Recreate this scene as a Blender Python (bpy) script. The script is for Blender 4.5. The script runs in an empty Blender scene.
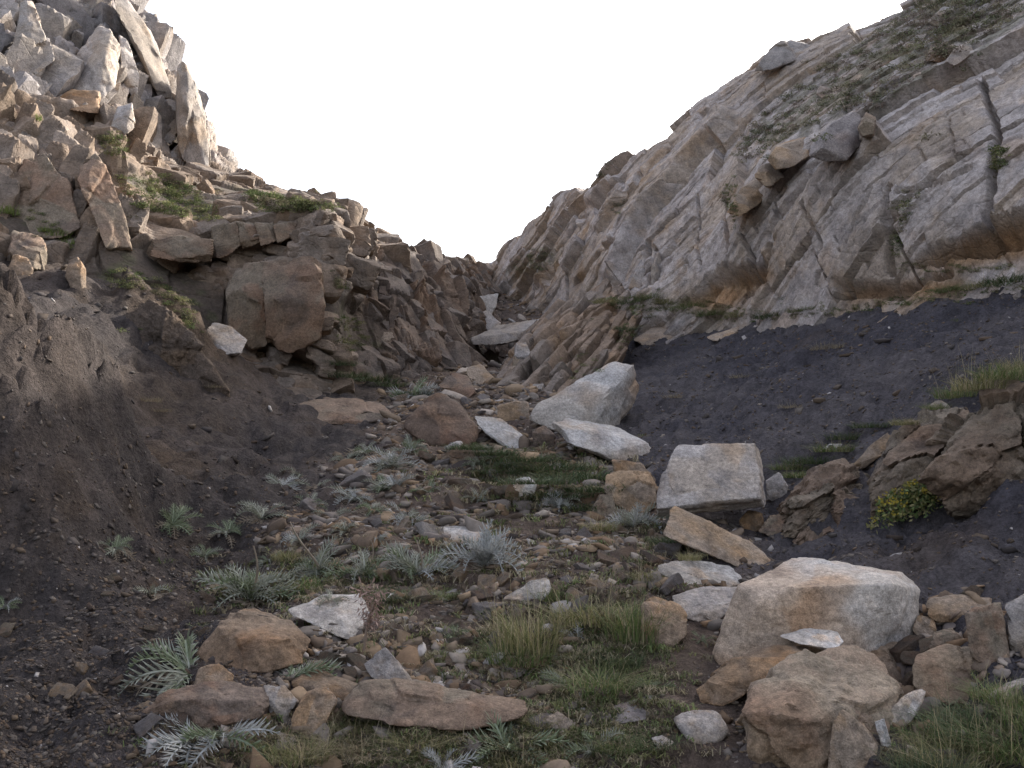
import bpy, bmesh, math, random
import numpy as np
from mathutils import Vector, Matrix

SC = bpy.context.scene
COL = SC.collection
RNG = np.random.default_rng(7)
random.seed(7)

# ------------------------------------------------------------------ camera
F = 995.0
PITCH = math.radians(5.0)
CP, SP = math.cos(PITCH), math.sin(PITCH)
EYE = 1.6                                    # the floor of the gully is about z = 0 under the camera

def W(u, v, d):
    """the world point seen at pixel u, v at the distance d along the view axis"""
    dx = (u - 512.0) / F; dy = (384.0 - v) / F
    return np.array([dx * d, d * (CP - dy * SP), EYE + d * (SP + dy * CP)])

cam = bpy.data.cameras.new('camera')
cam.sensor_width = 36.0; cam.lens = F / 1024 * 36.0
cam.clip_start = 0.05; cam.clip_end = 2000
co = bpy.data.objects.new('camera', cam); COL.objects.link(co)
co.location = (0, 0, EYE); co.rotation_euler = (math.radians(90) + PITCH, 0, 0)
SC.camera = co

# ------------------------------------------------------------------ noise
def _h(ix, iy, iz, s):
    u = np.uint32
    with np.errstate(over='ignore'):
        x = ix.astype(np.int32).view(u) * u(374761393) + iy.astype(np.int32).view(u) * u(668265263) + iz.astype(np.int32).view(u) * u(2147483647) + u((s * 974634777) & 0xffffffff)
        x = (x ^ (x >> u(13))) * u(1274126177)
        x = (x ^ (x >> u(16))) * u(2246822519)
        return x ^ (x >> u(15))

def _r(ix, iy, iz, s):
    return _h(ix, iy, iz, s).astype(np.float64) / 4294967295.0

def vnoise(P, s=0):
    """gradient noise, about -1..1"""
    i = np.floor(P).astype(np.int64); f = P - i
    w = f * f * f * (f * (f * 6 - 15) + 10)
    out = np.zeros(len(P))
    for a in (0, 1):
        for b in (0, 1):
            for c in (0, 1):
                h = _h(i[:, 0] + a, i[:, 1] + b, i[:, 2] + c, s)
                gx = (h & 1023) / 511.5 - 1; gy = ((h >> 10) & 1023) / 511.5 - 1; gz = ((h >> 20) & 1023) / 511.5 - 1
                g = gx * (f[:, 0] - a) + gy * (f[:, 1] - b) + gz * (f[:, 2] - c)
                wt = (w[:, 0] if a else 1 - w[:, 0]) * (w[:, 1] if b else 1 - w[:, 1]) * (w[:, 2] if c else 1 - w[:, 2])
                out += g * wt
    return out * 1.5

def fbm(P, o=4, s=0, gain=.5):
    t = np.zeros(len(P)); a = 1.0
    for k in range(o):
        t += a * vnoise(P * 2.03 ** k + 17.3 * k, s + k); a *= gain
    return t

def worley(P, s=0, jit=.75):
    """nearest and second nearest of the scattered cell centres, a number per cell, offset from the nearest"""
    i = np.floor(P - .5).astype(np.int32)
    n = len(P)
    f1 = np.full(n, 9.); f2 = np.full(n, 9.); cid = np.zeros(n); off = np.zeros((n, 3))
    for a in (0, 1):
        for b in (0, 1):
            for c in (0, 1):
                x, y, z = i[:, 0] + a, i[:, 1] + b, i[:, 2] + c
                h = _h(x, y, z, s)
                D = np.stack([P[:, 0] - (x + .5 + jit * ((h & 1023) / 1023. - .5)), P[:, 1] - (y + .5 + jit * (((h >> 10) & 1023) / 1023. - .5)), P[:, 2] - (z + .5 + jit * (((h >> 20) & 1023) / 1023. - .5))], 1)
                d = np.sqrt((D * D).sum(1))
                nearer = d < f1
                f2 = np.where(nearer, f1, np.minimum(f2, d))
                f1 = np.where(nearer, d, f1)
                cid = np.where(nearer, ((h * np.uint32(2654435761)) >> np.uint32(8)) / 16777216., cid)
                off[nearer] = D[nearer]
    return f1, f2, cid, off

def sstep(a, b, x):
    t = np.clip((x - a) / (b - a), 0, 1); return t * t * (3 - 2 * t)

def unit(v):
    v = np.asarray(v, float); return v / (np.linalg.norm(v) + 1e-12)

def mix(a, b, t):
    t = np.asarray(t)[..., None]; return np.asarray(a) * (1 - t) + np.asarray(b) * t

# ------------------------------------------------------------------ materials
def material(name, rough=.9, bump=((40, .5, .01),), tone=((25, .35),), spec=.25, translucent=0., splits=()):
    """colour comes from the mesh's own pigment attribute, broken up by fine noise; bump = (scale, strength, distance)"""
    m = bpy.data.materials.new(name); m.use_nodes = True
    N, L = m.node_tree.nodes, m.node_tree.links
    N.clear()
    out = N.new('ShaderNodeOutputMaterial'); p = N.new('ShaderNodeBsdfPrincipled')
    p.inputs['Roughness'].default_value = rough
    p.inputs['Specular IOR Level'].default_value = spec
    at = N.new('ShaderNodeAttribute'); at.attribute_name = 'pigment'
    oi = N.new('ShaderNodeObjectInfo'); tc = N.new('ShaderNodeTexCoord')
    mu = N.new('ShaderNodeMix'); mu.data_type = 'RGBA'; mu.blend_type = 'MULTIPLY'; mu.inputs[0].default_value = 1
    L.new(at.outputs['Color'], mu.inputs[6]); L.new(oi.outputs['Color'], mu.inputs[7])
    col = mu.outputs[2]
    for sc, amt in tone:
        n = N.new('ShaderNodeTexNoise'); n.inputs['Scale'].default_value = sc; n.inputs['Detail'].default_value = 5; n.inputs['Roughness'].default_value = .65
        L.new(tc.outputs['Object'], n.inputs['Vector'])
        mr = N.new('ShaderNodeMapRange'); mr.inputs[1].default_value = .28; mr.inputs[2].default_value = .72
        mr.inputs[3].default_value = 1 - amt; mr.inputs[4].default_value = 1 + amt
        L.new(n.outputs['Fac'], mr.inputs[0])
        vm = N.new('ShaderNodeVectorMath'); vm.operation = 'SCALE'
        L.new(col, vm.inputs[0]); L.new(mr.outputs[0], vm.inputs['Scale'])
        col = vm.outputs[0]
    prev = None
    for sc, st, di, wid, dirt in splits:                      # hairline joints, with dirt in them
        nz = N.new('ShaderNodeTexNoise'); nz.inputs['Scale'].default_value = sc * .9; nz.inputs['Detail'].default_value = 4
        L.new(tc.outputs['Object'], nz.inputs['Vector'])
        ad = N.new('ShaderNodeMix'); ad.data_type = 'RGBA'; ad.blend_type = 'LINEAR_LIGHT'; ad.inputs[0].default_value = .55 / sc
        L.new(tc.outputs['Object'], ad.inputs[6]); L.new(nz.outputs['Color'], ad.inputs[7])
        mp = N.new('ShaderNodeMapping'); mp.inputs['Rotation'].default_value = (.35, -.55, .4); mp.inputs['Scale'].default_value = (.55, .9, 1.7)
        L.new(ad.outputs[2], mp.inputs[0])
        vo = N.new('ShaderNodeTexVoronoi'); vo.feature = 'DISTANCE_TO_EDGE'; vo.inputs['Scale'].default_value = sc
        L.new(mp.outputs[0], vo.inputs['Vector'])
        mr = N.new('ShaderNodeMapRange'); mr.inputs[1].default_value = 0; mr.inputs[2].default_value = wid
        L.new(vo.outputs['Distance'], mr.inputs[0])
        b = N.new('ShaderNodeBump'); b.inputs['Strength'].default_value = st; b.inputs['Distance'].default_value = di
        L.new(mr.outputs[0], b.inputs['Height'])
        if prev: L.new(prev.outputs[0], b.inputs['Normal'])
        prev = b
        m2 = N.new('ShaderNodeMapRange'); m2.inputs[1].default_value = 0; m2.inputs[2].default_value = wid; m2.inputs[3].default_value = 1 - dirt
        L.new(vo.outputs['Distance'], m2.inputs[0])
        vm = N.new('ShaderNodeVectorMath'); vm.operation = 'SCALE'
        L.new(col, vm.inputs[0]); L.new(m2.outputs[0], vm.inputs['Scale']); col = vm.outputs[0]
    L.new(col, p.inputs['Base Color'])
    for sc, st, di in bump:
        n = N.new('ShaderNodeTexNoise'); n.inputs['Scale'].default_value = sc; n.inputs['Detail'].default_value = 6; n.inputs['Roughness'].default_value = .68
        L.new(tc.outputs['Object'], n.inputs['Vector'])
        b = N.new('ShaderNodeBump'); b.inputs['Strength'].default_value = st; b.inputs['Distance'].default_value = di
        L.new(n.outputs['Fac'], b.inputs['Height'])
        if prev: L.new(prev.outputs[0], b.inputs['Normal'])
        prev = b
    if prev: L.new(prev.outputs[0], p.inputs['Normal'])
    if translucent:
        t = N.new('ShaderNodeBsdfTranslucent'); L.new(col, t.inputs['Color'])
        ms = N.new('ShaderNodeMixShader'); ms.inputs[0].default_value = translucent
        L.new(p.outputs[0], ms.inputs[1]); L.new(t.outputs[0], ms.inputs[2]); L.new(ms.outputs[0], out.inputs[0])
    else:
        L.new(p.outputs[0], out.inputs[0])
    return m

M_CLIFF = material('cliff_rock', .92, ((4, .35, .05), (18, .6, .025)), ((1.2, .18), (7, .3), (30, .3), (90, .25)), splits=((1.1, .3, .03, .025, .10), (3.6, .35, .025, .04, .08)))
M_GROUND = material('shale_soil', .95, ((7, .8, .08), (30, .9, .03), (110, .7, .01)), ((7, .3), (40, .4), (150, .3)), .1)
M_ROCK = material('boulder_rock', .88, ((7, .5, .03), (30, .85, .014), (110, .75, .005)), ((2.5, .14), (9, .2), (40, .4), (170, .4)), splits=((2.2, .15, .01, .02, .05),))
M_GRAVEL = material('gravel_stone', .92, ((50, .4, .006),), ((30, .25),))
M_LEAF = material('leaf', .65, (), ((25, .18),), .25, .25)
M_HEATH = material('heath_leaf', .95, (), ((3, .25),), .03, .2)
M_GRASS = material('grass_blade', .7, (), (), .2, .3)

# ------------------------------------------------------------------ mesh helpers
def mesh_from(name, V, Fc, col=None, smooth=True, sharp=0):
    me = bpy.data.meshes.new(name)
    V = np.asarray(V, np.float32); 
    if isinstance(Fc, np.ndarray):
        k = Fc.shape[1]; nf = len(Fc)
        me.vertices.add(len(V)); me.vertices.foreach_set('co', V.ravel())
        me.loops.add(nf * k); me.loops.foreach_set('vertex_index', Fc.astype(np.int32).ravel())
        me.polygons.add(nf); me.polygons.foreach_set('loop_start', np.arange(0, nf * k, k, dtype=np.int32))
        me.update(calc_edges=True)
    else:
        me.from_pydata(V.tolist(), [], Fc)
    if smooth: me.polygons.foreach_set('use_smooth', np.ones(len(me.polygons), bool))
    if sharp: me.set_sharp_from_angle(angle=math.radians(sharp))
    if col is not None:
        a = me.attributes.new('pigment', 'FLOAT_COLOR', 'POINT')
        c = np.ones((len(V), 4), np.float32); c[:, :3] = np.clip(col, 0, .9)
        a.data.foreach_set('color', c.ravel())
    me.update()
    return me

def link(name, me, mat, parent=None, loc=None):
    o = bpy.data.objects.new(name, me); COL.objects.link(o)
    if me is not None and mat is not None and not me.materials: me.materials.append(mat)
    if parent: o.parent = parent
    if loc is not None: o.location = loc
    return o

THING_CATS = ('boulder', 'earth mound', 'rock', 'slab', 'stone', 'outcrop', 'rock block', 'rock spire')
def tag(o, label=None, cat=None, group=None, kind=None):
    if label: o['label'] = label
    if cat: o['category'] = cat
    if group: o['group'] = group
    if kind or cat in THING_CATS: o['kind'] = kind or 'thing'
    return o

def grid_faces(nr, nc):
    i = np.arange((nr - 1) * (nc - 1)); r, c = i // (nc - 1), i % (nc - 1)
    a = r * nc + c
    return np.stack([a, a + 1, a + nc + 1, a + nc], 1)

def grid_normals(G):
    du = np.gradient(G, axis=1); dv = np.gradient(G, axis=0)
    n = np.cross(du, dv); return n / (np.linalg.norm(n, axis=2, keepdims=True) + 1e-9)

def catmull(C, n):
    """resample along axis 0 to n rows"""
    k = len(C); t = np.linspace(0, k - 1, n); i = np.minimum(t.astype(int), k - 2); f = (t - i).reshape([-1] + [1] * (C.ndim - 1))
    p0 = C[np.maximum(i - 1, 0)]; p1 = C[i]; p2 = C[i + 1]; p3 = C[np.minimum(i + 2, k - 1)]
    return .5 * (2 * p1 + (p2 - p0) * f + (2 * p0 - 5 * p1 + 4 * p2 - p3) * f ** 2 + (3 * p1 - p0 - 3 * p2 + p3) * f ** 3)

def loft(rows, nr, nc):
    C = np.array([[W(*p) if len(p) == 3 else np.array(p[:3]) for p in r] for r in rows])
    D = catmull(C, nr)
    return catmull(D.transpose(1, 0, 2), nc).transpose(1, 0, 2)

# ------------------------------------------------------------------ rock relief
def rock_relief(P, fr, cell, amp, tilt, crack, strata=(.4, .0), small=.35, s=0, fine=.05):
    """outward relief of jointed, bedded rock. fr rows: long axis, cross axis, bedding normal; returns relief and a 0..1 number per block"""
    Q = P @ np.asarray(fr).T
    wp = np.stack([fbm(P * .35 + 3, 3, s + 40), fbm(P * .35 + 31, 3, s + 50), fbm(P * .35 + 57, 3, s + 60)], 1)
    wf = np.stack([fbm(P * 1.7 + 3, 2, s + 41), fbm(P * 1.7 + 31, 2, s + 51), fbm(P * 1.7 + 57, 2, s + 61)], 1)
    cell = np.asarray(cell, float); ws = min(1., cell.min() / .8)
    Q = Q + wp * .16 * ws + wf * .03 * ws
    f1, f2, cid, off = worley(Q / cell, s)
    e = f2 - f1
    tv = np.stack([np.cos(cid * 61), np.sin(cid * 37), np.cos(cid * 97 + 1)], 1)
    ed = sstep(.0, .045, e)
    h = (amp * (cid - .5) + tilt * (off * tv).sum(1) + crack) * ed - crack
    g1, g2, gid, goff = worley(Q / (cell * small) + 7.7, s + 9)
    tv2 = np.stack([np.cos(gid * 61), np.sin(gid * 37), np.cos(gid * 97 + 1)], 1)
    sa2 = .6 * small
    h += sa2 * ((.9 * amp * (gid - .5) + tilt * (goff * tv2).sum(1) + .6 * crack) * sstep(0, .14, g2 - g1) - .6 * crack)
    # thin splits along the beds, in patches
    k1, k2, kid, koff = worley(Q / (cell * np.array([.42, .30, .11])) + 3.3, s + 19)
    pm = sstep(-.25, .35, fbm(P * .55 + 4, 3, s + 20))
    h += pm * (.16 * amp * (kid - .5) * sstep(0, .2, k2 - k1) - .045 * (1 - sstep(0, .16, k2 - k1)))
    th, sa = strata
    if sa:
        k = Q[:, 2] / th + .5 * wp[:, 0]
        ki = np.floor(k); fk = k - ki
        la = _r(ki.astype(int), ki.astype(int) * 0, ki.astype(int) * 0, s + 3)
        h += sa * (.3 + la) * (1 - fk - .5) * sstep(0, .09, fk)
    f = fbm(P * 2.2, 3, s + 70, .5); rd = 1 - 2 * np.abs(fbm(Q * np.array([1.6, 3.2, 4.5]), 4, s + 75, .6))
    h += fine * (.7 * f + .55 * rd)
    return h, cid, gid

def rock_colour(P, cid, gid, pal, s=0, stain=.5):
    """pal: grey, tan, stain, dark"""
    n1 = fbm(P * .5 + 9, 4, s + 80); n2 = fbm(P * 1.6 + 5, 4, s + 81); n3 = fbm(P * 5 + 5, 3, s + 82)
    c = mix(pal[0], pal[1], sstep(-.35, .45, n1 + .8 * (cid - .5) + .3 * n3))
    c = mix(c, pal[2], stain * sstep(.15, .75, n2 + .5 * (gid - .5)))
    c = mix(c, pal[3], .6 * sstep(.25, .8, fbm(P * 2.3 + 77, 4, s + 83) + .25 * n3))
    return c * (1 + .22 * (gid - .5) + .2 * n3)[:, None]

def proj(P):
    """pixel of a world point, used when surveying where a crack or ledge of the real rock runs"""
    x = P[:, 0]; y = P[:, 1]; z = P[:, 2] - EYE
    d = y * CP + z * SP; q = -y * SP + z * CP
    d = np.maximum(d, .1)
    return np.stack([512 + F * x / d, 384 - F * q / d], 1)
def line_sd(Q, pts):
    """distance to a polyline, sign positive above it in the picture, and the position along it"""
    best = np.full(len(Q), 1e9); sg = np.zeros(len(Q)); tt = np.zeros(len(Q)); n = len(pts) - 1
    for k in range(n):
        a = np.array(pts[k], float); b = np.array(pts[k + 1], float); ab = b - a
        t0 = ((Q - a) @ ab) / (ab @ ab); t = np.clip(t0, 0, 1)
        D = Q - a - t[:, None] * ab; d = np.linalg.norm(D, axis=1)
        m = d < best
        best[m] = d[m]; sg[m] = -np.sign(ab[0] * D[m, 1] - ab[1] * D[m, 0]) * (1 if ab[0] >= 0 else -1) * 1.0
        tt[m] = (k + t[m]) / n
    return best, sg, tt
def poly_in(Q, pts):
    c = np.zeros(len(Q), bool); n = len(pts)
    for i in range(n):
        x1, y1 = pts[i]; x2, y2 = pts[i - 1]
        if y1 == y2: continue
        cr = ((y1 > Q[:, 1]) != (y2 > Q[:, 1])) & (Q[:, 0] < (x2 - x1) * (Q[:, 1] - y1) / (y2 - y1) + x1)
        c ^= cr
    return c
def poly_soft(Q, pts, w):
    d, _, _ = line_sd(Q, list(pts) + [pts[0]])
    return np.where(poly_in(Q, pts), sstep(-w, w, d), sstep(-w, w, -d))
def features(P, cracks=(), ledges=(), recess=(), s=0):
    Q = proj(P) 
    Q = Q + 2.5 * np.stack([fbm(P * 1.1, 2, s + 1), fbm(P * 1.1 + 9, 2, s + 2)], 1)
    h = np.zeros(len(P))
    for pts, w, dep in cracks:
        d, _, t = line_sd(Q, pts)
        h -= dep * (1 - sstep(.3 * w, w, d))
    for pts, amp, reach in ledges:
        d, sg, t = line_sd(Q, pts)
        end = sstep(0, .06, t) * sstep(1, .94, t)
        up = sstep(-3, 3, sg * d)
        h += (up * amp * np.exp(-d / reach) - .0 - (1 - up) * amp * .6 * np.exp(-d / (reach * .6))) * end
    for pts, dep, w in recess:
        h -= dep * poly_soft(Q, pts, w)
    return h

# ------------------------------------------------------------------ ground
GP = [ # u, v, distance
 (0,768,3.2),(250,768,3.25),(512,768,3.3),(800,768,3.25),(1024,768,3.1),(-250,768,3.1),(1300,768,2.7),
 (0,680,3.9),(250,680,3.95),(512,690,3.85),(700,690,3.8),(880,690,3.9),(1024,680,3.7),(-300,680,3.7),
 (100,600,5.0),(300,600,4.95),(512,600,4.9),(650,590,5.05),(760,600,4.9),(-120,600,4.7),
 (150,540,6.1),(350,530,6.2),(500,530,6.2),(640,520,6.6),(700,540,6.1),
 (300,470,8.2),(400,460,8.6),(500,450,9.2),(620,470,8.4),
 (400,410,11.6),(480,410,11.8),(560,430,10.4),
 (440,385,14),(500,375,15.5),(495,350,20),(480,320,26),(485,285,36),(480,267,42),
 (0,560,4.95),(0,480,5.2),(0,410,5.35),(60,450,5.7),(-150,500,4.9),(-200,330,5.6),
 (0,324,5.8),(60,357,6.1),(112,396,6.5),(-100,290,5.7),(-60,302,9.0),(0,312,9.0),(40,334,8.9),(75,356,8.8),(112,384,8.8),(0,290,10.0),(100,300,10.6),(0,270,11.0),(60,275,12.3),(-250,235,11.0),
 (200,335,11.6),(250,400,10.7),(150,420,9.0),(210,470,7.8),(100,490,7.0),(150,310,11.4),(330,410,11.6),(300,392,13),
 (640,460,8.9),(700,430,9.8),(770,400,9.9),(900,380,8.6),(1024,350,7.7),(1024,290,10.0),(900,312,12),(800,328,14.2),
 (700,337,17),(650,342,18),(610,390,13),(560,330,22),
 (780,520,6.5),(850,455,7.5),(950,400,7.3),
 (800,550,5.9),(900,540,5.6),(1024,510,5.1),(1024,600,4.3),(900,600,4.75),(1180,470,4.7),(1300,330,6.2),(1250,300,7.0)]
GPW = np.array([W(*p) for p in GP] + [(0,0,0.),(-3,0,.15),(3,0,.25),(0,-6,-1.3),(-5,-6,0),(5,-6,0.3),(-7,0,2.2),(7,0,2.6),
      (-9,8,5.2),(11,8,6.5),(-12,20,9),(14,20,9),(-14,45,11),(14,45,10.5),(0,60,9.5),(0,80,6),(-25,80,10),(25,80,9),(-16,-6,5),(16,-6,6)])
def tps_fit(XY, Z, lam):
    n = len(XY); r = np.linalg.norm(XY[:, None] - XY[None], axis=2)
    K = np.where(r > 0, r * r * np.log(np.maximum(r, 1e-9)), 0) + lam * np.eye(n)
    Pm = np.c_[np.ones(n), XY]
    A = np.block([[K, Pm], [Pm.T, np.zeros((3, 3))]])
    return np.linalg.solve(A, np.r_[Z, 0, 0, 0])
GS = np.array([.12, .12])
def warp_xy(XY):                              # evens the spacing of the survey points with distance
    y = np.asarray(XY)[..., 1] + 8.0
    return np.stack([np.asarray(XY)[..., 0] / (1 + .04 * y) , 9 * np.log(np.maximum(y, .5))], -1)
_gxy = warp_xy(GPW[:, :2]); _gw = tps_fit(_gxy, GPW[:, 2], .02)
def ground_base(XY):
    Q = warp_xy(XY); out = np.zeros(len(Q))
    for i in range(0, len(Q), 40000):
        q = Q[i:i + 40000]; r = np.linalg.norm(q[:, None] - _gxy[None], axis=2)
        out[i:i + 40000] = np.where(r > 0, r * r * np.log(np.maximum(r, 1e-9)), 0) @ _gw[:-3] + _gw[-3] + q @ _gw[-2:]
    return out

def poly_dist(XY, pts):
    best = np.full(len(XY), 1e9)
    for (a, wa), (b, wb) in zip(pts[:-1], pts[1:]):
        a = np.asarray(a); b = np.asarray(b); ab = b - a
        t = np.clip(((XY - a) @ ab) / (ab @ ab), 0, 1)
        d = np.linalg.norm(XY - a - t[:, None] * ab, axis=1) / (wa + (wb - wa) * t)
        best = np.minimum(best, d)
    return best
FLOOR_LINE = [((-.1, 1.0), .9), ((.0, 3.3), .95), ((.02, 5.0), 1.15), ((-.05, 6.2), 1.2), ((-.3, 8.6), 1.0), ((-.6, 11.7), 1.0), ((-.3, 15.5), 1.2), ((-.4, 26), 1.6), ((-1, 42), 3.5), ((-1, 60), 9)]
def floorness(XY, P=None):
    d = poly_dist(XY, FLOOR_LINE)
    n = fbm(np.c_[XY * 1.1, XY[:, :1] * 0], 4, 91)
    return 1 - sstep(.75, 1.35, d + .35 * n)

G_BANKS = [([(-200,290,5.6),(-40,310,5.75),(0,322,5.8),(30,334,5.9),(60,350,6.05),(90,374,6.25),(125,404,6.7)], .26, .6, .5), ([(105,318,11.0),(140,304,11.3),(158,308,11.3),(176,332,11.3),(215,364,11.2)], .3, .7, .4),
 ([(95,474,7.1),(130,492,7.0),(170,484,7.5)], .09, .4, .3), ([(740,402,9.9),(790,387,10.0),(840,364,10.2)], .05, .4, .3), ([(850,522,5.9),(940,522,5.4),(1030,500,5.1)], .06, .4, .4)]
def build_ground():
    ys = [-6.0]
    while ys[-1] < 85: ys.append(ys[-1] + max(.025, .0085 * abs(ys[-1])) if ys[-1] > 0 else ys[-1] + .25)
    ys = np.array(ys); t_ = np.linspace(-1, 1, 640); t_ = .55 * t_ + .45 * t_ ** 3
    hw = np.interp(ys, [-6, 0, 4, 12, 40, 85], [16, 12, 10, 14, 26, 45])
    X = t_[None] * hw[:, None]; Y = np.repeat(ys[:, None], len(t_), 1)
    XY = np.stack([X.ravel(), Y.ravel()], 1)
    z = ground_base(XY)
    P = np.c_[XY, z]
    fl = floorness(XY)
    near = np.clip(XY[:, 1] / 8, .25, 2)
    rough = .10 * fbm(P * .9, 5, 1) + .03 * fbm(P * 5, 4, 2) * near ** .3
    slope = 1 - fl
    # clods and rills on the bare shale slopes
    f1, f2, cid, off = worley(P * np.array([3.2, 3.2, 3.2]), 12)
    rough += slope * (.07 * (f2 - f1) + .06 * (cid - .5) + .05 * (1 - 2 * np.abs(fbm(P * 2.2, 4, 16, .6)))) + fl * .05 * (cid - .5)
    rough -= slope * .10 * np.abs(fbm(P * np.array([1.2, .5, .5]) + 4, 3, 14))
    z = z + rough
    for pts, amp, rf, rb in G_BANKS:               # earth banks: steep in front, easing off behind
        wl = [W(*p)[:2] for p in pts]
        d, sg, t = line_sd(XY, wl)
        d = d + .12 * fbm(np.c_[XY * 2.5, XY[:, :1] * 0], 3, 95); sd = sg * d; en = sstep(0, .12, t) * sstep(1, .88, t)
        z = z + en * amp * np.where(sd > 0, np.exp(-np.abs(sd) / rb), 2 * np.exp(-np.abs(sd) / .12) - np.exp(-np.abs(sd) / rf))
    sb = W(715, 517, 7.45)
    z = z - .26 * np.exp(-((XY[:, 0] - sb[0]) / .44) ** 4 - ((XY[:, 1] - sb[1] - .12) / .3) ** 4)
    cv = W(494, 352, 19.6)
    z = z - 1.2 * np.exp(-((XY[:, 0] - cv[0]) / .7) ** 4 - ((XY[:, 1] - cv[1]) / 1.6) ** 4)
    mq = np.array([W(*q)[:2] for q in ((0,322,5.8),(60,352,6.05),(110,390,6.4))]); md, _, _ = line_sd(XY, mq)
    z = z + sstep(.9, .2, md) * (.05 * fbm(P * 4.5, 5, 97, .65) + .035 * (1 - 2 * np.abs(fbm(P * 7, 3, 98))))
    global G_YS, G_T, G_Z
    G_YS, G_T, G_Z = ys, t_, z.reshape(len(ys), len(t_))
    P = np.c_[XY, z]
    n1 = fbm(P * .8, 4, 20); n2 = fbm(P * 3.1, 4, 21); n3 = fbm(P * 11, 3, 22)
    dark = mix([.063, .057, .063], [.092, .081, .082], sstep(-.4, .5, n1 + .4 * n2))
    dark = mix(dark, mix([.060, .050, .046], [.080, .063, .054], sstep(-.4, .5, n1 + .4 * n2)), sstep(-.6, -1.8, X.ravel()))
    dark = mix(dark, [.062, .046, .035], .7 * sstep(.25, .75, n2 + .3 * n1) * sstep(2.5, -.6, X.ravel()))
    brown = mix([.15, .108, .08], [.095, .068, .052], sstep(-.4, .5, n2 + .5 * n3))
    c = mix(dark, brown, fl * .85)
    # rusty clay cut in the bank on the left and in the bank under the outcrop on the right
    for (u, v, d, r, a) in ((150, 470, 7.9, .55, .8), (30, 480, 6.4, .5, .6), (100, 440, 7.2, .45, .55), (930, 560, 5.2, .45, .5), (860, 590, 4.9, .3, .4), (180, 400, 9.5, .8, .35), (165, 325, 11.2, .8, .75), (200, 352, 11.2, .5, .6), (820,350,12.5,.5,.3)):
        q = W(u, v, d); dd = np.linalg.norm(P - q, axis=1) / r
        c = mix(c, [.085, .057, .035], .8 * a * (1 - sstep(.3, 1.2, dd + .5 * n2)))
    # thin green turf where the upper slopes begin
    c = mix(c, [.05, .06, .022], sstep(30, 50, XY[:, 1]) * sstep(-.2, .5, n1))
    c = c * (1 + .25 * n3)[:, None]
    me = mesh_from('ground', P, grid_faces(len(ys), len(t_)), c)
    return tag(link('ground', me, M_GROUND), 'dark shale and brown rubble ground rising up the gully', 'ground', kind='structure')
GROUND = build_ground()

# ------------------------------------------------------------------ many small pieces
ICO = {}
def ico(k):
    if k not in ICO:
        bm = bmesh.new(); bmesh.ops.create_icosphere(bm, subdivisions=k, radius=1)
        V = np.array([v.co[:] for v in bm.verts]); Fc = np.array([[v.index for v in f.verts] for f in bm.faces]); bm.free()
        ICO[k] = (V, Fc)
    return ICO[k]

def basis(n, ang):
    """rotation matrices with z along n, spun by ang"""
    t = np.where(np.abs(n[:, :1]) < .9, [[1., 0, 0]], [[0, 1., 0]])
    a = np.cross(n, t); a /= np.linalg.norm(a, axis=1, keepdims=True); b = np.cross(n, a)
    ca, sa = np.cos(ang)[:, None], np.sin(ang)[:, None]
    return np.stack([a * ca + b * sa, -a * sa + b * ca, n], 2)

def merge_scatter(name, protos, P, Rm, S, C, rg, smooth=False, raw=False):
    """one mesh from many small pieces"""
    Vs, Fs, Cs = [], [], []; base = 0
    pick = rg.integers(0, len(protos), len(P))
    for k, (pv, pf, pc) in enumerate(protos):
        idx = np.where(pick == k)[0]
        if not len(idx): continue
        V = np.einsum('nij,nvj->nvi', Rm[idx], pv[None] * S[idx][:, None, :]) + P[idx][:, None]
        Cc = C[idx][:, None, :] * pc[None]
        nv = len(pv)
        Fs.append((pf[None] + (base + np.arange(len(idx)) * nv)[:, None, None]).reshape(-1, pf.shape[1]))
        Vs.append(V.reshape(-1, 3)); Cs.append(Cc.reshape(-1, 3)); base += len(idx) * nv
    if raw: return np.concatenate(Vs), np.concatenate(Fs), np.concatenate(Cs)
    return mesh_from(name, np.concatenate(Vs), np.concatenate(Fs), np.concatenate(Cs), smooth=smooth)


# ---- jointed blocks: the cliffs are masses of squared, bedded blocks
def block_proto(k, rg, tilt=.10, chips=4):
    S, Fc = ico(k)
    N = np.concatenate([np.eye(3), -np.eye(3)]) + rg.normal(0, tilt, (6, 3)); N /= np.linalg.norm(N, axis=1, keepdims=True)
    D = np.full(6, .95) * rg.uniform(.9, 1.05, 6)
    C = rg.normal(size=(chips, 3)); C /= np.linalg.norm(C, axis=1, keepdims=True)
    N = np.concatenate([N, C]); D = np.r_[D, np.abs(C).sum(1) * rg.uniform(*((.66, .9) if tilt > .08 else (.86, 1.06)), chips)]
    r = ((np.maximum(S @ N.T, 0) / D) ** 160).sum(1) ** (-1 / 160)
    return S * r[:, None], Fc, np.ones((len(S), 3))
_rb = np.random.default_rng(404)
BLK = [block_proto(4, _rb) for _ in range(14)]; BLK3 = [block_proto(3, _rb) for _ in range(14)]
BLKF = [block_proto(4, _rb, .06, 3) for _ in range(16)]
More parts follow.
